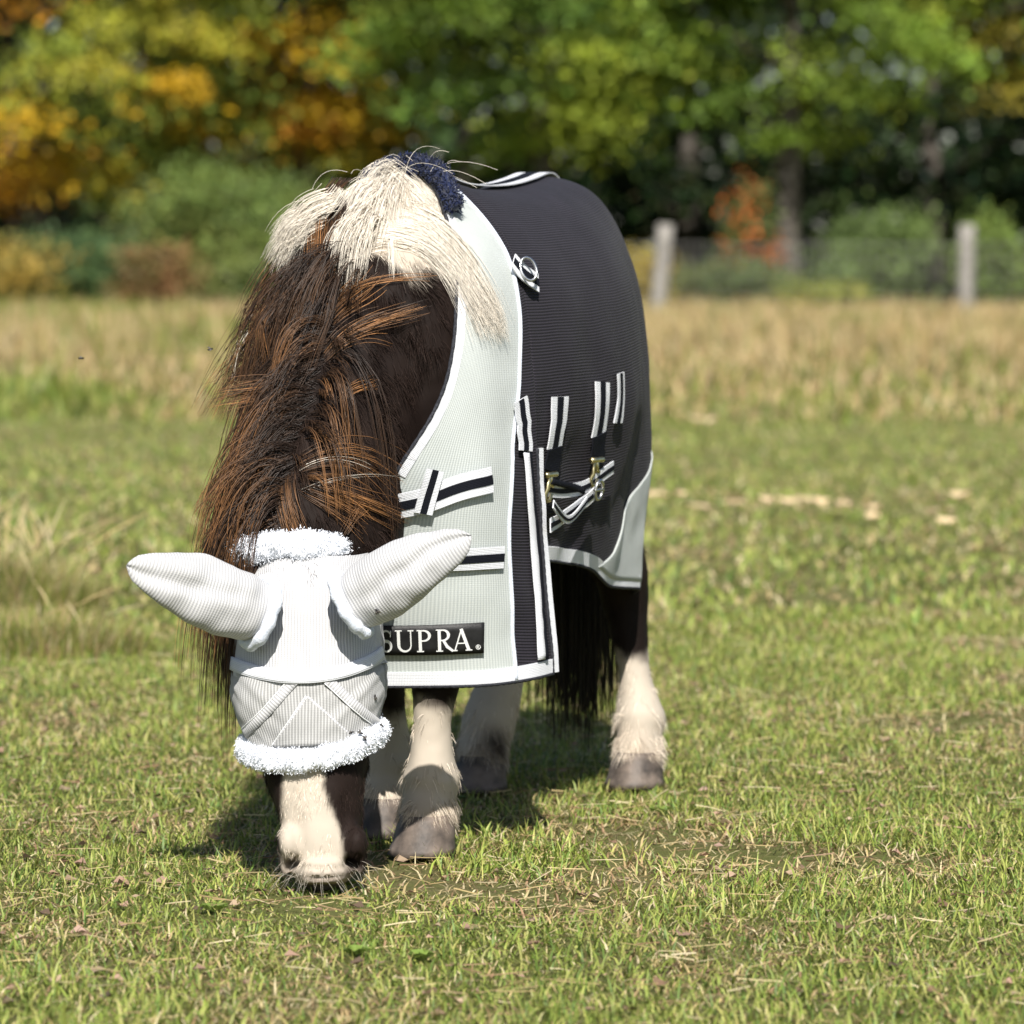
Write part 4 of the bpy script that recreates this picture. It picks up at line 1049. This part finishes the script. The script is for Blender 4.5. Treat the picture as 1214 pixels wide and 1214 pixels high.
def stroke(pts, wd, lift=.0083, th=.0012):
    """letter stroke in badge metres: pts (k,2), wd per point"""
    p = A(pts).astype(float); k = len(p); wd = np.full(k, wd) if np.ndim(wd) == 0 else A(wd)
    T = nrm(np.gradient(p, axis=0)); S = np.stack([-T[:, 1], T[:, 0]], 1)
    a, b = p + S * wd[:, None] / 2, p - S * wd[:, None] / 2
    V = [badge_pt(x, y, lift) for x, y in np.vstack([a, b])] + [badge_pt(x, y, lift - th) for x, y in np.vstack([a, b])]
    i = np.arange(k - 1)
    F = [np.stack([i, i + 1, k + i + 1, k + i], 1), np.stack([i + 1, i, 2 * k + i, 2 * k + i + 1], 1), np.stack([k + i, k + i + 1, 3 * k + i + 1, 3 * k + i], 1)]
    F.append(A([[0, k, 3 * k, 2 * k], [k - 1, 3 * k - 1, 4 * k - 1, 2 * k - 1]]))
    return A(V), [np.vstack(F)]
def arcp(cx, cy, rx, ry, a0, a1, n=14):
    a = np.radians(np.linspace(a0, a1, n)); return np.stack([cx + rx * np.cos(a), cy + ry * np.sin(a)], 1)
LH = .0310; hb = -LH / 2 - .0005; TK, TN = .0042, .0017
PXM = 1 / 855.0
X_ = lambda px: (572 - px) * PXM     # letters are placed by their distance from the badge's right edge
def letter(name, strokes): V, F = merge([stroke(*s) for s in strokes]); mk(name, V, F, M['letter'], badge, smooth=False)
def serif(x, y, wd=.0095): return ([(X_(x) - wd / 2, y), (X_(x) + wd / 2, y)], .0013)
yt, yb = hb + LH, hb
# x grows to the left on the badge, so shapes are written mirrored
def mirror(pts, x): return [(X_(x) - a, b) for a, b in pts]
sS = np.vstack([arcp(.0085, yb + .75 * LH, .0062, .25 * LH, 25, 270, 18), arcp(.0085, yb + .25 * LH, .0068, .25 * LH, 90, -155, 18)])
letter('letter', [(mirror(sS, 450), np.interp(np.arange(36), [0, 8, 17, 26, 35], [.0018, .0028, .0044, .0028, .0018])), (mirror([(.0145, yb + .70 * LH), (.0150, yb + LH)], 450), .0013), (mirror([(.0012, yb), (.0016, yb + .30 * LH)], 450), .0013)])
u0 = 467
letter('letter', [(mirror([(.006, yt), (.006, yb + .3 * LH)], u0), TK), (mirror(arcp(.0145, yb + .32 * LH, .0085, .31 * LH, 180, 360, 16), u0), np.interp(np.arange(16), [0, 7, 15], [TK, .0024, TN])), (mirror([(.023, yb + .3 * LH), (.023, yt)], u0), TN), serif(u0 + .006 * 855, yt), serif(u0 + .023 * 855, yt, .008)])
p0 = 492.5
letter('letter', [(mirror([(.006, yb), (.006, yt)], p0), TK), (mirror(np.vstack([[(.006, yt - .0006)], arcp(.0105, yb + .745 * LH, .0085, .245 * LH, 90, -90, 14), [(.006, yb + .5 * LH)]]), p0), np.r_[TN, np.interp(np.arange(14), [0, 6, 13], [TN, .0042, TN]), TN]), serif(p0 + .006 * 855, yb), serif(p0 + .0045 * 855, yt, .006)])
r0 = 515
letter('letter', [(mirror([(.006, yb), (.006, yt)], r0), TK), (mirror(np.vstack([[(.006, yt - .0006)], arcp(.0105, yb + .745 * LH, .0080, .245 * LH, 90, -90, 14), [(.006, yb + .5 * LH)]]), r0), np.r_[TN, np.interp(np.arange(14), [0, 6, 13], [TN, .0042, TN]), TN]), (mirror([(.0115, yb + .5 * LH), (.0165, yb + .2 * LH), (.0245, yb - .0005)], r0), [.0034, .0042, .0030]), serif(r0 + .006 * 855, yb), serif(r0 + .0045 * 855, yt, .006)])
a0 = 535
letter('letter', [(mirror([(.0035, yb), (.0125, yt)], a0), TN), (mirror([(.0120, yt), (.0225, yb)], a0), TK), (mirror([(.0065, yb + .33 * LH), (.0185, yb + .33 * LH)], a0), .0014), serif(a0 + .0035 * 855, yb, .007), serif(a0 + .0225 * 855, yb, .009)])
rx = X_(565); ry = yb + .0035
letter('registered_mark', [(arcp(rx, ry, .0030, .0030, 0, 360, 20), .0007), ([(rx + .0010, ry - .0016), (rx + .0010, ry + .0016)], .0007), (arcp(rx + .0010, ry + .0007, -.0015, .0009, 90, -90, 8), .0006), ([(rx + .0004, ry), (rx - .0010, ry - .0016)], .0007)])

# ---- navy plush pad at the withers
def plush(name, path, radii, n, ln, material, c0, c1, parent, rad=.0008, sides=14, seed=0, jit=.5, fine=0.0):
    """a padded roll: core tube plus a nap of short curly tufts"""
    r_ = np.random.default_rng(seed)
    kk = 60 if fine == 0 else 150; Pp = cr(A(path), np.linspace(0, len(path) - 1, kk)); Rr = cr(A(radii), np.linspace(0, len(radii) - 1, kk))
    V, F = tube(Pp, Rr, sides); V = V + (nrm(r_.normal(size=V.shape)) * Rr.mean() * .08 if fine == 0 else 0)
    Nn = vnormals(V, F); s = ((V[:kk * sides].reshape(kk, sides, 3) - Pp[:, None]) * Nn[:kk * sides].reshape(kk, sides, 3)).sum()
    if s < 0: Nn = -Nn
    if fine: V = V + Nn * ((fbm(V * 110, 2) - .5) * fine * 2)[:, None] + Nn * ((fbm(V * 35, 1) - .5) * fine * 1.2)[:, None]
    o = mk(name, V, F, M[material], parent, color=np.tile((c0 + c1) / 2, (len(V), 1)))
    i = r_.integers(0, kk * sides, n); q = V[i] + r_.normal(0, Rr.mean() * .12, (n, 3)); tl_ = nrm(fbm(q * 90, 1)[:, None] * 2 - 1 + r_.normal(0, jit, (n, 3)))
    k = np.linspace(0, 1, 3)[None, :, None]; L = (ln * r_.uniform(.5, 1.3, n))[:, None, None]; d = nrm(Nn[i] + tl_ * .55)[:, None]; e2 = nrm(r_.normal(size=(n, 3)))[:, None]
    G = q[:, None] + d * L * k + e2 * L * .35 * np.sin(k * 3.0 + r_.random((n, 1, 1)) * 3)
    col = np.repeat((c0 + (c1 - c0) * r_.random((n, 1)))[:, None], 3, 1)
    V, qf, c = flat_strands(G, 1.2 * rad * (1 - .5 * k[..., 0]) * np.ones((n, 1)), col)
    tag(mk('pile', V, qf, M[material], o, color=c), kind='stuff')
    return o
cz = [(.345, .085, .900), (.325, .062, .934), (.308, .032, .954), (.300, 0, .960), (.308, -.032, .954), (.325, -.062, .930)]
plush('wither_pad', W(A(cz)), A([(.008, .010), (.010, .012), (.011, .013), (.011, .013), (.011, .013), (.008, .010)]), 3000, .006, 'plush_navy', A((.008, .012, .035)), A((.022, .032, .085)), rug, seed=3)
# ================================================================== the fly mask
mask = empty('fly_mask', (-.272, 5.22, .17), 'white mesh fly mask with ears and fleece edges on the pony\'s head', 'fly mask')
def mask_ring(z, grow_):
    H = head_at(z); H[:, 0] = z
    return head_ring(H, grow_, grow_, np.linspace(0, 2 * math.pi, 96, endpoint=False), 2.5)
def bulge(G):
    """the darts hold the mesh off the eyes, with folds"""
    p = G.reshape(-1, 3); xc = -.272
    s = np.where(p[:, 0] < xc, -1, 1)
    g = np.exp(-(((p[:, 2] - .245) / .035) ** 2)) * smoothstep(.03, .085, abs(p[:, 0] - xc)) * (p[:, 1] < 5.24)
    q = p + g[:, None] * np.stack([s * .012, np.full(len(p), -.008), np.zeros(len(p))], 1)
    d = vnormals(q, [grid_faces(G.shape[0], G.shape[1], True)])
    if (d * (q - q.mean(0))).sum() < 0: d = -d
    dg_ = q[:, 2] + np.where(q[:, 0] < xc, .8, -.8) * (q[:, 0] - xc)
    f = (fbm(q * A((38, 20, 24)), 2) - .5) * .0085 + (fbm(np.stack([dg_ * 70, q[:, 0] * 9, q[:, 1] * 9], 1), 2) - .5) * .008 * smoothstep(.30, .27, q[:, 2]) + (fbm(q * A((14, 10, 30)) + 4, 2) - .5) * .006
    return (q + d * f[:, None]).reshape(G.shape)
def shell(name, z0, z1, n, grow_, material, parent, sag=0.0):
    zs = np.linspace(z0, z1, n)
    G = bulge(mask_ring(zs, grow_))
    if sag is not None:
        xr = (G[:, :, 0] + .272) / .1
        front = smoothstep(5.26, 5.16, G[:, :, 1])
        fr = np.linspace(0, 1, n)[:, None]
        G[:, :, 2] += (sag[0] * (1 - fr) + sag[1] * fr) * (1 - xr ** 2).clip(0) * front + .008 * fr * xr * front * sag[2]
    m = G.shape[1]; F = grid_faces(n, m, True); V = G.reshape(-1, 3)
    per = np.concatenate([[0], np.cumsum(np.linalg.norm(np.diff(G[n // 2], axis=0), axis=1))])
    uv = np.stack([np.tile(per, n), np.repeat(zs, m)], 1)
    Nn = vnormals(V, [F]); c = V - V.mean(0)
    if (Nn * c).sum() < 0: F = F[:, ::-1]
    o = mk(name, V, F, material, parent, uv=uv)
    return o, V, F
o1, V1, F1 = shell('forehead_panel', .432, .282, 40, .009, M['mask_mesh'], mask, (0, -.012, 1))
o2, V2, F2 = shell('eye_panel', .290, .175, 40, .008, M['eye_mesh'], mask, (-.012, -.010, 1))
MV = np.vstack([V1, V2]); MBVH = bvh_of(MV, np.vstack([F1, F2 + len(V1)]))
def mpath(pix, k=24): return on_surface(MBVH, pix, k)
P, Nn = mpath([(266, 778), (285, 791), (320, 800), (360, 803), (400, 798), (435, 786), (452, 774)], 44)
V, F, uv = strip(P, Nn, .0175, .004, .003, rows=4); mk('nose_band', V, F, M['white_web'], mask, uv=uv)
def seam_line(pix, wd=.0042, name='dart_seam', k=22):
    P, Nn = mpath(pix, k)
    V, F, uv = strip(P, Nn, wd, .0026, .0022); o = mk(name, V, F, M['mask_mesh'], mask, uv=uv)
    V, F = tube(P + Nn * .0026 + nrm(np.cross(np.gradient(P, axis=0), Nn)) * wd * .5, .0008, 5); mk('stitching', V, F, M['letter'], o)
seam_line([(350, 806), (318, 842), (287, 872)], .013)
seam_line([(388, 806), (420, 836), (452, 862)], .013)
# raised triangle over the nose
tp = A([(364, 828), (324, 886), (425, 881)], float)
rows = []
for i in range(15):
    a = tp[0] + (tp[1] - tp[0]) * i / 14; b = tp[0] + (tp[2] - tp[0]) * i / 14
    P, Nn = mpath([a, b], 15) if i else (np.repeat([hit(MBVH, *tp[0])[0]], 15, 0), np.repeat([hit(MBVH, *tp[0])[1]], 15, 0))
    rows.append(P + Nn * .0045)
Gd = A(rows); n_ = vnormals(Gd.reshape(-1, 3), [grid_faces(15, 15)])
V, F, uv = thick_sheet(Gd, .003, n_[112] @ A((0, -1, 0)) < 0)
uv = np.stack([V[:, 0], V[:, 2]], 1); mk('nose_triangle', V, F, M['eye_mesh'], mask, uv=uv)
seam_line([tp[0] - (0, 2), tp[1]], .004); seam_line([tp[0] - (0, 2), tp[2]], .004)
# ears: long knitted cones
def ear(base, tip, back, wmax, dmax, tag_l):
    base, tip = A(base), A(tip); ax = tip - base; L = np.linalg.norm(ax); ax = ax / L
    view = nrm(A((0, -1., .25))); wv = nrm(np.cross(ax, view)); dv = np.cross(wv, ax)
    if dv[1] > 0: dv = -dv
    n, sd = 34, 40; t = np.linspace(0, 1, n); a = np.linspace(0, 2 * math.pi, sd, endpoint=False)
    wd = wmax * np.interp(t, [0, .12, .3, .5, .7, .86, .95, 1], [.86, .98, 1.02, .97, .80, .55, .33, .05])
    dp = dmax * np.interp(t, [0, .12, .3, .5, .7, .86, .95, 1], [1.0, 1.0, .92, .78, .58, .36, .18, .03])
    bow = np.sin(t * math.pi) * .010
    V = base + ax * (t * L)[:, None, None] + wv * (wd[:, None] * np.cos(a))[..., None] + dv * ((dp[:, None] * np.sin(a)) * np.where(np.sin(a) > 0, 1., .8))[..., None] + dv * bow[:, None, None]
    q = V.reshape(-1, 3); fold = np.exp(-((np.cos(a)[None, :] - .25 + .5 * t[:, None]) / .22) ** 2) * (np.sin(a)[None, :] > 0) * np.sin(t * 2.6)[:, None].clip(0)
    wr = np.sin((t[:, None] * 34 + np.cos(a)[None, :] * 2.2)) * smoothstep(.45, .05, t)[:, None] * smoothstep(-.2, .6, np.sin(a))[None, :]
    q = q + ((fbm(q * 26, 2) - .5) * .014 - .0075 * fold.ravel() + .0018 * wr.ravel())[:, None] * dv + ((fbm(q * 20 + 9, 2) - .5) * .010 * np.repeat(smoothstep(0, .3, t), sd))[:, None] * wv
    uv = np.stack([np.repeat(t * L, sd), np.tile(a / 6.283 * .19, n)], 1)[:, ::1]
    e = mk('ear_cover', q, grid_faces(n, sd, True), M['mask_mesh'], mask, uv=uv)
    if vnormals(q, [grid_faces(n, sd, True)])[5 * sd + sd // 4] @ dv < 0: e.data.flip_normals()
    # soft knitted cuff round the root
    i = 1; ring = q.reshape(n, sd, 3)[1]; c = ring.mean(0); ring = c + (ring - c) * 1.10 - ax * .006; ring = np.vstack([ring, ring[:2]])
    V2, F2 = tube(ring, .0085 * (1 + .15 * np.sin(np.arange(sd + 2) * 1.7)), 9, False); mk('ear_cuff', V2, F2, M['knit_white'], mask)
ear(at(306, 726, 5.12), at(150, 671, 5.02), 0, .046, .034, 'l')
ear(at(417, 716, 5.11), at(558, 634, 5.06), 0, .044, .034, 'r')
# fleece edges
WH0, WH1 = A((.66, .69, .75)), A((.80, .82, .86))
def ring_path(z, grow_, a0, a1, k, dz=lambda x: 0.0):
    H = head_at(np.array([z])); H[:, 0] = z
    r = head_ring(H, grow_, grow_, np.radians(np.linspace(a0, a1, k)), 2.5)[0]
    r[:, 2] += np.array([dz(x) for x in (r[:, 0] + .272) / .1]); return r
lo = ring_path(.190, .013, -360, 0, 40, lambda x: -.018 * (1 - x * x) + .010 * x)
plush('fleece_nose_edge', lo, np.tile(A([(.010, .0145)]), (40, 1)), 17000, .0023, 'fleece', WH0, WH1, mask, .00055, 30, 11, fine=.0042)
hi = ring_path(.428, .002, 172, 352, 30, lambda x: .022 * (1 - x * x) - .004) - A((.024, 0, 0))
plush('fleece_poll_edge', hi, np.tile(A([(.014, .018)]), (30, 1)), 10000, .0023, 'fleece', WH0, WH1, mask, .00055, 30, 12, fine=.0042)

# ================================================================== flies
def fly(p, nn, heading, label, s=1.0, spread=.6, group=None):
    nn = nrm(A(nn)); h = A(heading, float) - (A(heading) @ nn) * nn; h = nrm(h); r = np.cross(h, nn); p = A(p) + nn * .0014 * s
    root = empty('fly', p - nn * .0014 * s, label, 'fly', group)
    def ell(c, rad, n=8, m=10):
        th = np.linspace(.02, math.pi - .02, n); ph = np.linspace(0, 2 * math.pi, m, endpoint=False)
        u = np.stack([np.cos(th)[:, None] * np.ones(m), np.sin(th)[:, None] * np.cos(ph), np.sin(th)[:, None] * np.sin(ph)], -1).reshape(-1, 3) * A(rad)
        return c + u[:, :1] * h + u[:, 1:2] * r + u[:, 2:] * nn, [grid_faces(n, m, True)]
    V, F = merge([ell(p - h * .0022 * s, A((.0026, .0014, .0012)) * s), ell(p + h * .0006 * s, A((.0015, .0014, .0013)) * s)]); b = mk('body', V, F, M['fly'], root)
    V, F = ell(p + h * .0023 * s, A((.0008, .0013, .0009)) * s, 6, 8); mk('head', V, F, M['fly'], root)
    for sg in (-1, 1):
        d = nrm(-h + r * sg * spread); q = nrm(np.cross(d, nn)); c0 = p + nn * .0011 * s + r * sg * .0007 * s
        t = np.linspace(0, 1, 7); wv = np.sin(t ** .7 * math.pi) * .0014 * s
        up = c0 + d * (t * .0058 * s)[:, None]; Gd = np.stack([up + q * wv[:, None], up - q * wv[:, None]], 1)
        V, F, _ = thick_sheet(Gd, .00012); mk('wing', V, F, M['wing'], root)
        for k in (-1, 0, 1):
            V, F = tube(A([p + h * k * .0009 * s, p + r * sg * .0022 * s + h * k * .0016 * s + nn * .0004, p + r * sg * .0030 * s + h * k * .0024 * s - nn * .0014 * s]), .00014 * s, 4); mk('leg', V, F, M['fly'], root)
fe_ = [o for o in mask.children if o.name.startswith('fleece_nose_edge')][0]
fv = np.array([tuple(q.co) for q in fe_.data.vertices]) + world_loc(fe_); fq = [np.array([tuple(q.vertices) for q in fe_.data.polygons if len(q.vertices) == 4])]
FLBVH = bvh_of(np.vstack([MV, fv]), [np.vstack([F1, F2 + len(V1)]), fq[0] + len(MV)])
for px, py, hd_, lb in [(447, 723, (-.3, 0, .6), 'black fly on the rim of the mask ear nearer the rug'), (443, 826, (.2, 0, 1), 'black fly on the upper side of the eye mesh'), (418, 872, (1, 0, .3), 'black fly at the fleece edge, nearest the nose triangle'), (427, 872, (.8, 0, -.5), 'black fly in the middle of three at the fleece edge'), (431, 878, (.2, 0, -1), 'black fly lowest of three at the fleece edge'), (450, 863, (.8, 0, .4), 'black fly at the cheek corner of the mask')]:
    hh = hit(FLBVH, px, py)
    if px == 447:
        e = [o for o in mask.children if o.name.startswith('ear_cover')][1]
        v = np.array([tuple(q.co) for q in e.data.vertices]) + world_loc(e); hh = hit(bvh_of(v, [np.array([tuple(q.vertices) for q in e.data.polygons])]), px, py)
    if hh: fly(hh[0] + hh[1] * (.0032 if py > 855 else .0008), hh[1], hd_, lb)
fly(at(250, 415, 5.15), (0, -.5, .8), (.7, .1, .4), 'black fly in sharp flight beside the mane', 1.0, 1.6)
fly(at(97, 426, 4.75), (0, -.2, 1), (1, .1, 0), 'blurred fly in the air farther from the mane', 1.0, 1.9)
# ================================================================== long hair of the pony, laid over neck and rug
ALLV = [BV] + RUGV; o_ = 0; ff = []
for v, fl in zip(ALLV, [BFs] + [[f] for f in RUGF]):
    for f in fl: ff.append(f + o_)
    o_ += len(v)
ALLBVH = bvh_of(np.vstack(ALLV), ff)
wf = lambda f: np.clip((.13 - f) / .06, 0.0, .97)
# the thick fall on the pony's right side
add_locks(360, 17, (.15, .84), -.98, lambda f: .265 + .01 * f, 8, .72, .035, .5, .09, wf, .10, seed=1, off_max=.018, up=.30, rad=.00054)
add_locks(60, 12, (.30, .80), -.95, lambda f: .20 + 0 * f, 11, .45, .06, .5, .12, wf, .40, seed=2, off_min=.010, off_max=.026, up=.5)
# short dark hair falling to the left of the parting
add_locks(26, 12, (.20, .72), .9, lambda f: .05 + .01 * f, 9, .16, .05, .5, .14, wf, .15, seed=3, off_max=.010, fwd=.3, up=.4)
# cream hair round the withers, lying flat
add_locks(46, 22, (.0, .13), -.95, lambda f: .12 + .05 * f, 10, .60, .02, .5, .06, lambda f: f < .9, .1, seed=6, off_max=.008, up=.10, fwd=.15, rad=.0004)
def drape(bv, pix, k):
    """like on_surface, but where a lock hangs clear of the neck it keeps the depth of its nearest held point"""
    pix = A(pix).astype(float); pp = cr(pix, np.linspace(0, len(pix) - 1, k)); H_ = [hit(bv, *p) for p in pp]; ok = [i for i, h in enumerate(H_) if h is not None]
    P, Nn = np.empty((k, 3)), np.empty((k, 3))
    for i in range(k):
        if H_[i] is not None: P[i], Nn[i] = H_[i]
        else:
            D = H_[min(ok, key=lambda j: abs(j - i))][0][1] if ok else 5.45
            P[i] = at(*pp[i], D + .004); Nn[i] = nrm(A((-.6, -.8, .2)))
    for _ in range(3): P[1:-1] = .5 * P[1:-1] + .25 * (P[:-2] + P[2:]); Nn[1:-1] = nrm(.5 * Nn[1:-1] + .25 * (Nn[:-2] + Nn[2:]))
    return P, Nn
def guide_lock(pix, n, w0, w1, lift0, lift1, white=False, bleach=.7, K=8, bv=None, rad=.00055, seed=0, curl=.003, tipj=.26):
    """one lock laid along a path on neck or rug, fanning from w0 to w1 metres"""
    global off_
    r_ = np.random.default_rng(seed)
    P, Nn = drape(bv or ALLBVH, pix, K)
    T = nrm(np.gradient(P, axis=0)); S = nrm(np.cross(T, Nn)); k = np.linspace(0, 1, K)
    x = r_.normal(0, .42, n); y = r_.random(n); end = 1 - tipj * 2 * r_.random(n) ** 2; st = .22 * r_.random(n) ** 1.5
    G = np.empty((n, K, 3)); ph = r_.random(n) * 6.28; cv = r_.normal(0, .5, n)
    for i in range(n):
        kk = st[i] + k * (end[i] - st[i])
        f = lambda a: np.stack([np.interp(kk, k, a[:, c]) for c in range(3)], 1)
        wd = (w0 + (w1 - w0) * kk) * (x[i] + cv[i] * .4 * kk ** 2) + curl * np.sin(kk * 5 + ph[i]) * kk
        lf = (lift0 * np.sin(np.clip(kk * 2.2, 0, 1) * 1.57) + (lift1 - lift0) * kk ** 1.5) * (.35 + .8 * y[i])
        G[i] = f(P) + f(S) * wd[:, None] + f(Nn) * lf[:, None]
    R = rad * (1 - .75 * k ** 2)[None] * r_.uniform(.7, 1.3, (n, 1))
    col = mane_color(None, n, K, np.full(n, white), np.clip(bleach * np.where(r_.random(n) < .38, .15, .85) + r_.normal(0, .18, n), 0, 1))
    V, q, c = strands(G, R, 3, col); allV.append(V); allF.append(q + off_); allC.append(c); off_ += len(V)
J = np.random.default_rng(4)
# rusty locks, each where it lies on the neck
for i, (pix, n, w0, w1, l0, l1, bl) in enumerate([
    ([(408, 210), (396, 255), (383, 315), (386, 380)], 120, .022, .020, .036, .018, .9),
    ([(404, 232), (396, 300), (385, 350), (380, 390)], 70, .020, .02, .020, .012, .7),
    ([(385, 372), (415, 345), (460, 334), (512, 333)], 16, .006, .004, .012, .022, .95),
    ([(378, 400), (410, 368), (440, 345), (455, 330)], 24, .012, .030, .010, .016, .75),
    ([(375, 425), (415, 396), (455, 378), (503, 366)], 34, .014, .016, .012, .022, .95),
    ([(380, 430), (405, 405), (430, 392), (462, 388)], 22, .012, .03, .010, .016, .7),
    ([(385, 395), (395, 370), (415, 350), (430, 330)], 34, .012, .03, .010, .016, .6),
    ([(400, 478), (415, 464), (430, 457), (446, 456)], 22, .006, .014, .006, .012, .9),
    ([(352, 462), (320, 466), (285, 470), (250, 482)], 44, .016, .022, .014, .020, .7),
    ([(352, 515), (310, 530), (270, 565), (243, 612)], 90, .016, .024, .014, .020, .8),
    ([(350, 540), (310, 565), (275, 620), (255, 670)], 80, .02, .04, .012, .018, .55),
    ([(338, 558), (343, 590), (349, 618), (356, 642)], 120, .018, .020, .016, .014, .55),
    ([(345, 562), (380, 546), (430, 546), (466, 582)], 50, .014, .05, .010, .020, .6),
    ([(350, 566), (395, 585), (435, 602), (474, 620)], 50, .010, .016, .010, .022, .85),
    ([(352, 575), (385, 590), (410, 605), (432, 622)], 40, .012, .05, .010, .018, .6),
    ([(405, 640), (412, 625), (420, 612), (428, 602)], 16, .006, .012, .006, .012, .8),
    ([(330, 345), (312, 375), (300, 400), (296, 440)], 60, .02, .03, .012, .014, .5),
    ([(325, 365), (312, 385), (318, 420), (332, 470)], 16, .008, .02, .012, .016, .7),
    ([(392, 285), (352, 305), (318, 345), (296, 410)], 90, .03, .04, .014, .012, .12), ([(385, 305), (345, 325), (308, 370), (288, 440)], 90, .03, .05, .014, .012, .10),
    ([(380, 330), (340, 350), (300, 400), (276, 470)], 90, .03, .05, .014, .012, .15), ([(375, 360), (330, 380), (290, 430), (266, 500)], 80, .03, .05, .014, .012, .12),
    ([(340, 420), (300, 430), (272, 460), (255, 500)], 70, .02, .04, .012, .016, .45)]):
    guide_lock(pix, n, w0, w1, l0, l1, False, bl, seed=100 + i)
# grey-white streaks
for i, (pix, n, w) in enumerate([([(328, 612), (306, 636), (290, 655), (276, 684)], 46, .008), ([(375, 325), (335, 350), (300, 385), (282, 440)], 14, .010), ([(352, 560), (390, 545), (420, 552), (432, 562)], 4, .004), ([(325, 600), (380, 575), (430, 562), (478, 562)], 5, .003), ([(330, 560), (305, 600), (285, 650), (262, 690)], 12, .02), ([(300, 380), (290, 410), (283, 440), (280, 470)], 7, .008)]):
    guide_lock(pix, n, w, w, .016, .018, True, 0, seed=140 + i, rad=.0005 if n > 9 else .00028)
# cream hair combed from the withers across the rug's neckline
for i in range(46):
    a = J.random(); b = np.clip(a + J.normal(0, .12), 0, 1)
    r0 = A((404 + 60 * a, 292 - 52 * a)) + J.normal(0, 6, 2); m1 = A((470 + 34 * b, 276 - 18 * b)) + J.normal(0, 5, 2); m2 = A((528 + 22 * b, 308 - 12 * b)); e = A((568 + 26 * b, 372 + 40 * J.random()))
    guide_lock([r0, m1, m2, e], 46, .018, .020, .008, .013, True, 0, seed=200 + i, rad=.0004, curl=.0012, tipj=.42)
for i in range(34):                                                     # short cream hair over the crown of the withers
    a = J.random(); r0 = A((405 + 75 * a, 228 - 12 * a)) + J.normal(0, 6, 2); e = r0 + A((-14 + 62 * a, 52)) + J.normal(0, 8, 2)
    guide_lock([r0, (r0 + e) / 2 + A((6, -3)), e], 46, .026, .030, .0045, .004, True, 0, K=7, seed=260 + i, rad=.0004, curl=.001)
for i in range(26):                                                     # and down the other shoulder
    a = J.random(); r0 = A((392 - 18 * a, 232 + 45 * a)) + J.normal(0, 5, 2); e = A((342 - 14 * a, 282 + 45 * J.random())) + J.normal(0, 5, 2)
    guide_lock([r0, (r0 + e) / 2 + A((-8, -12)), e], 40, .018, .02, .006, .006, True, 0, K=8, seed=300 + i, rad=.0004, curl=.001, tipj=.35)
# flyaway hairs against the sky of leaves
for i in range(15):
    p = W(A((J.uniform(.27, .37), J.normal(0, .04), .95))); d = nrm(A((J.normal(.2, .8), J.normal(0, .4), J.uniform(.2, .7)))); L = J.uniform(.04, .11)
    t = np.linspace(0, 1, 9)[:, None]; G = p + d * L * t + A((0, 0, -.6)) * L * t ** 2 + A((.3, 0, 0)) * L * t ** 2
    V, q, c = strands(G[None], np.full((1, 9), .00028), 3, np.tile(CREAM, (1, 9, 1))); allV.append(V); allF.append(q + off_); allC.append(c); off_ += len(V)
V, F, C_ = np.vstack(allV), np.vstack(allF), np.vstack(allC)
tag(mk('mane', V, F, M['hair'], pony, color=C_), kind='stuff')
# tail
n = 1700
P0 = W(bend(A((-.465, 0, .80)))) + rng.normal(0, .016, (n, 3)); D0 = nrm(-HF * .7 + A((0, 0, -.6)) + rng.normal(0, .16, (n, 3)) + HL * rng.normal(-.05, .15, (n, 1)).clip(-.5, .08))
G = grow(P0, D0, rng.uniform(.58, .78, n), 9, .62, .035, 0., None, None, 3)
R = .0011 * (1 - .6 * np.linspace(0, 1, 9))[None] * np.ones((n, 1)); k = np.linspace(0, 1, 9)[None, :, None]
V, q, c = strands(G, R, 3, (A((.010, .008, .007)) * (1 - k) + A((.022, .015, .011)) * k) * rng.uniform(.5, 1.6, (n, 1, 1)))
tag(mk('tail', V, q, M['hair'], pony, color=c), kind='stuff')
# whiskers
parts = []
for k in range(60):
    c = face_pt(rng.uniform(332, 432), rng.uniform(1025, 1055), 5.0); h = BBVH.ray_cast(Vector(c), Vector((0, 1, 0)))
    if h[0] is None: continue
    p = A(h[0]); d = nrm(A((p[0] + .249, -.02, -.022)) * 14 + rng.normal(0, .22, 3)); L = rng.uniform(.012, .045); t = np.linspace(0, 1, 5)[:, None]
    parts.append(tube(p + d * t * L + A((0, 0, -.35)) * t ** 2 * L, .00026 * (1 - .6 * t[:, 0]), 3, False))
V, F = merge(parts); tag(mk('whiskers', V, F, mat('whisker', base=(.45, .41, .34), rough=.5), pony), kind='stuff')
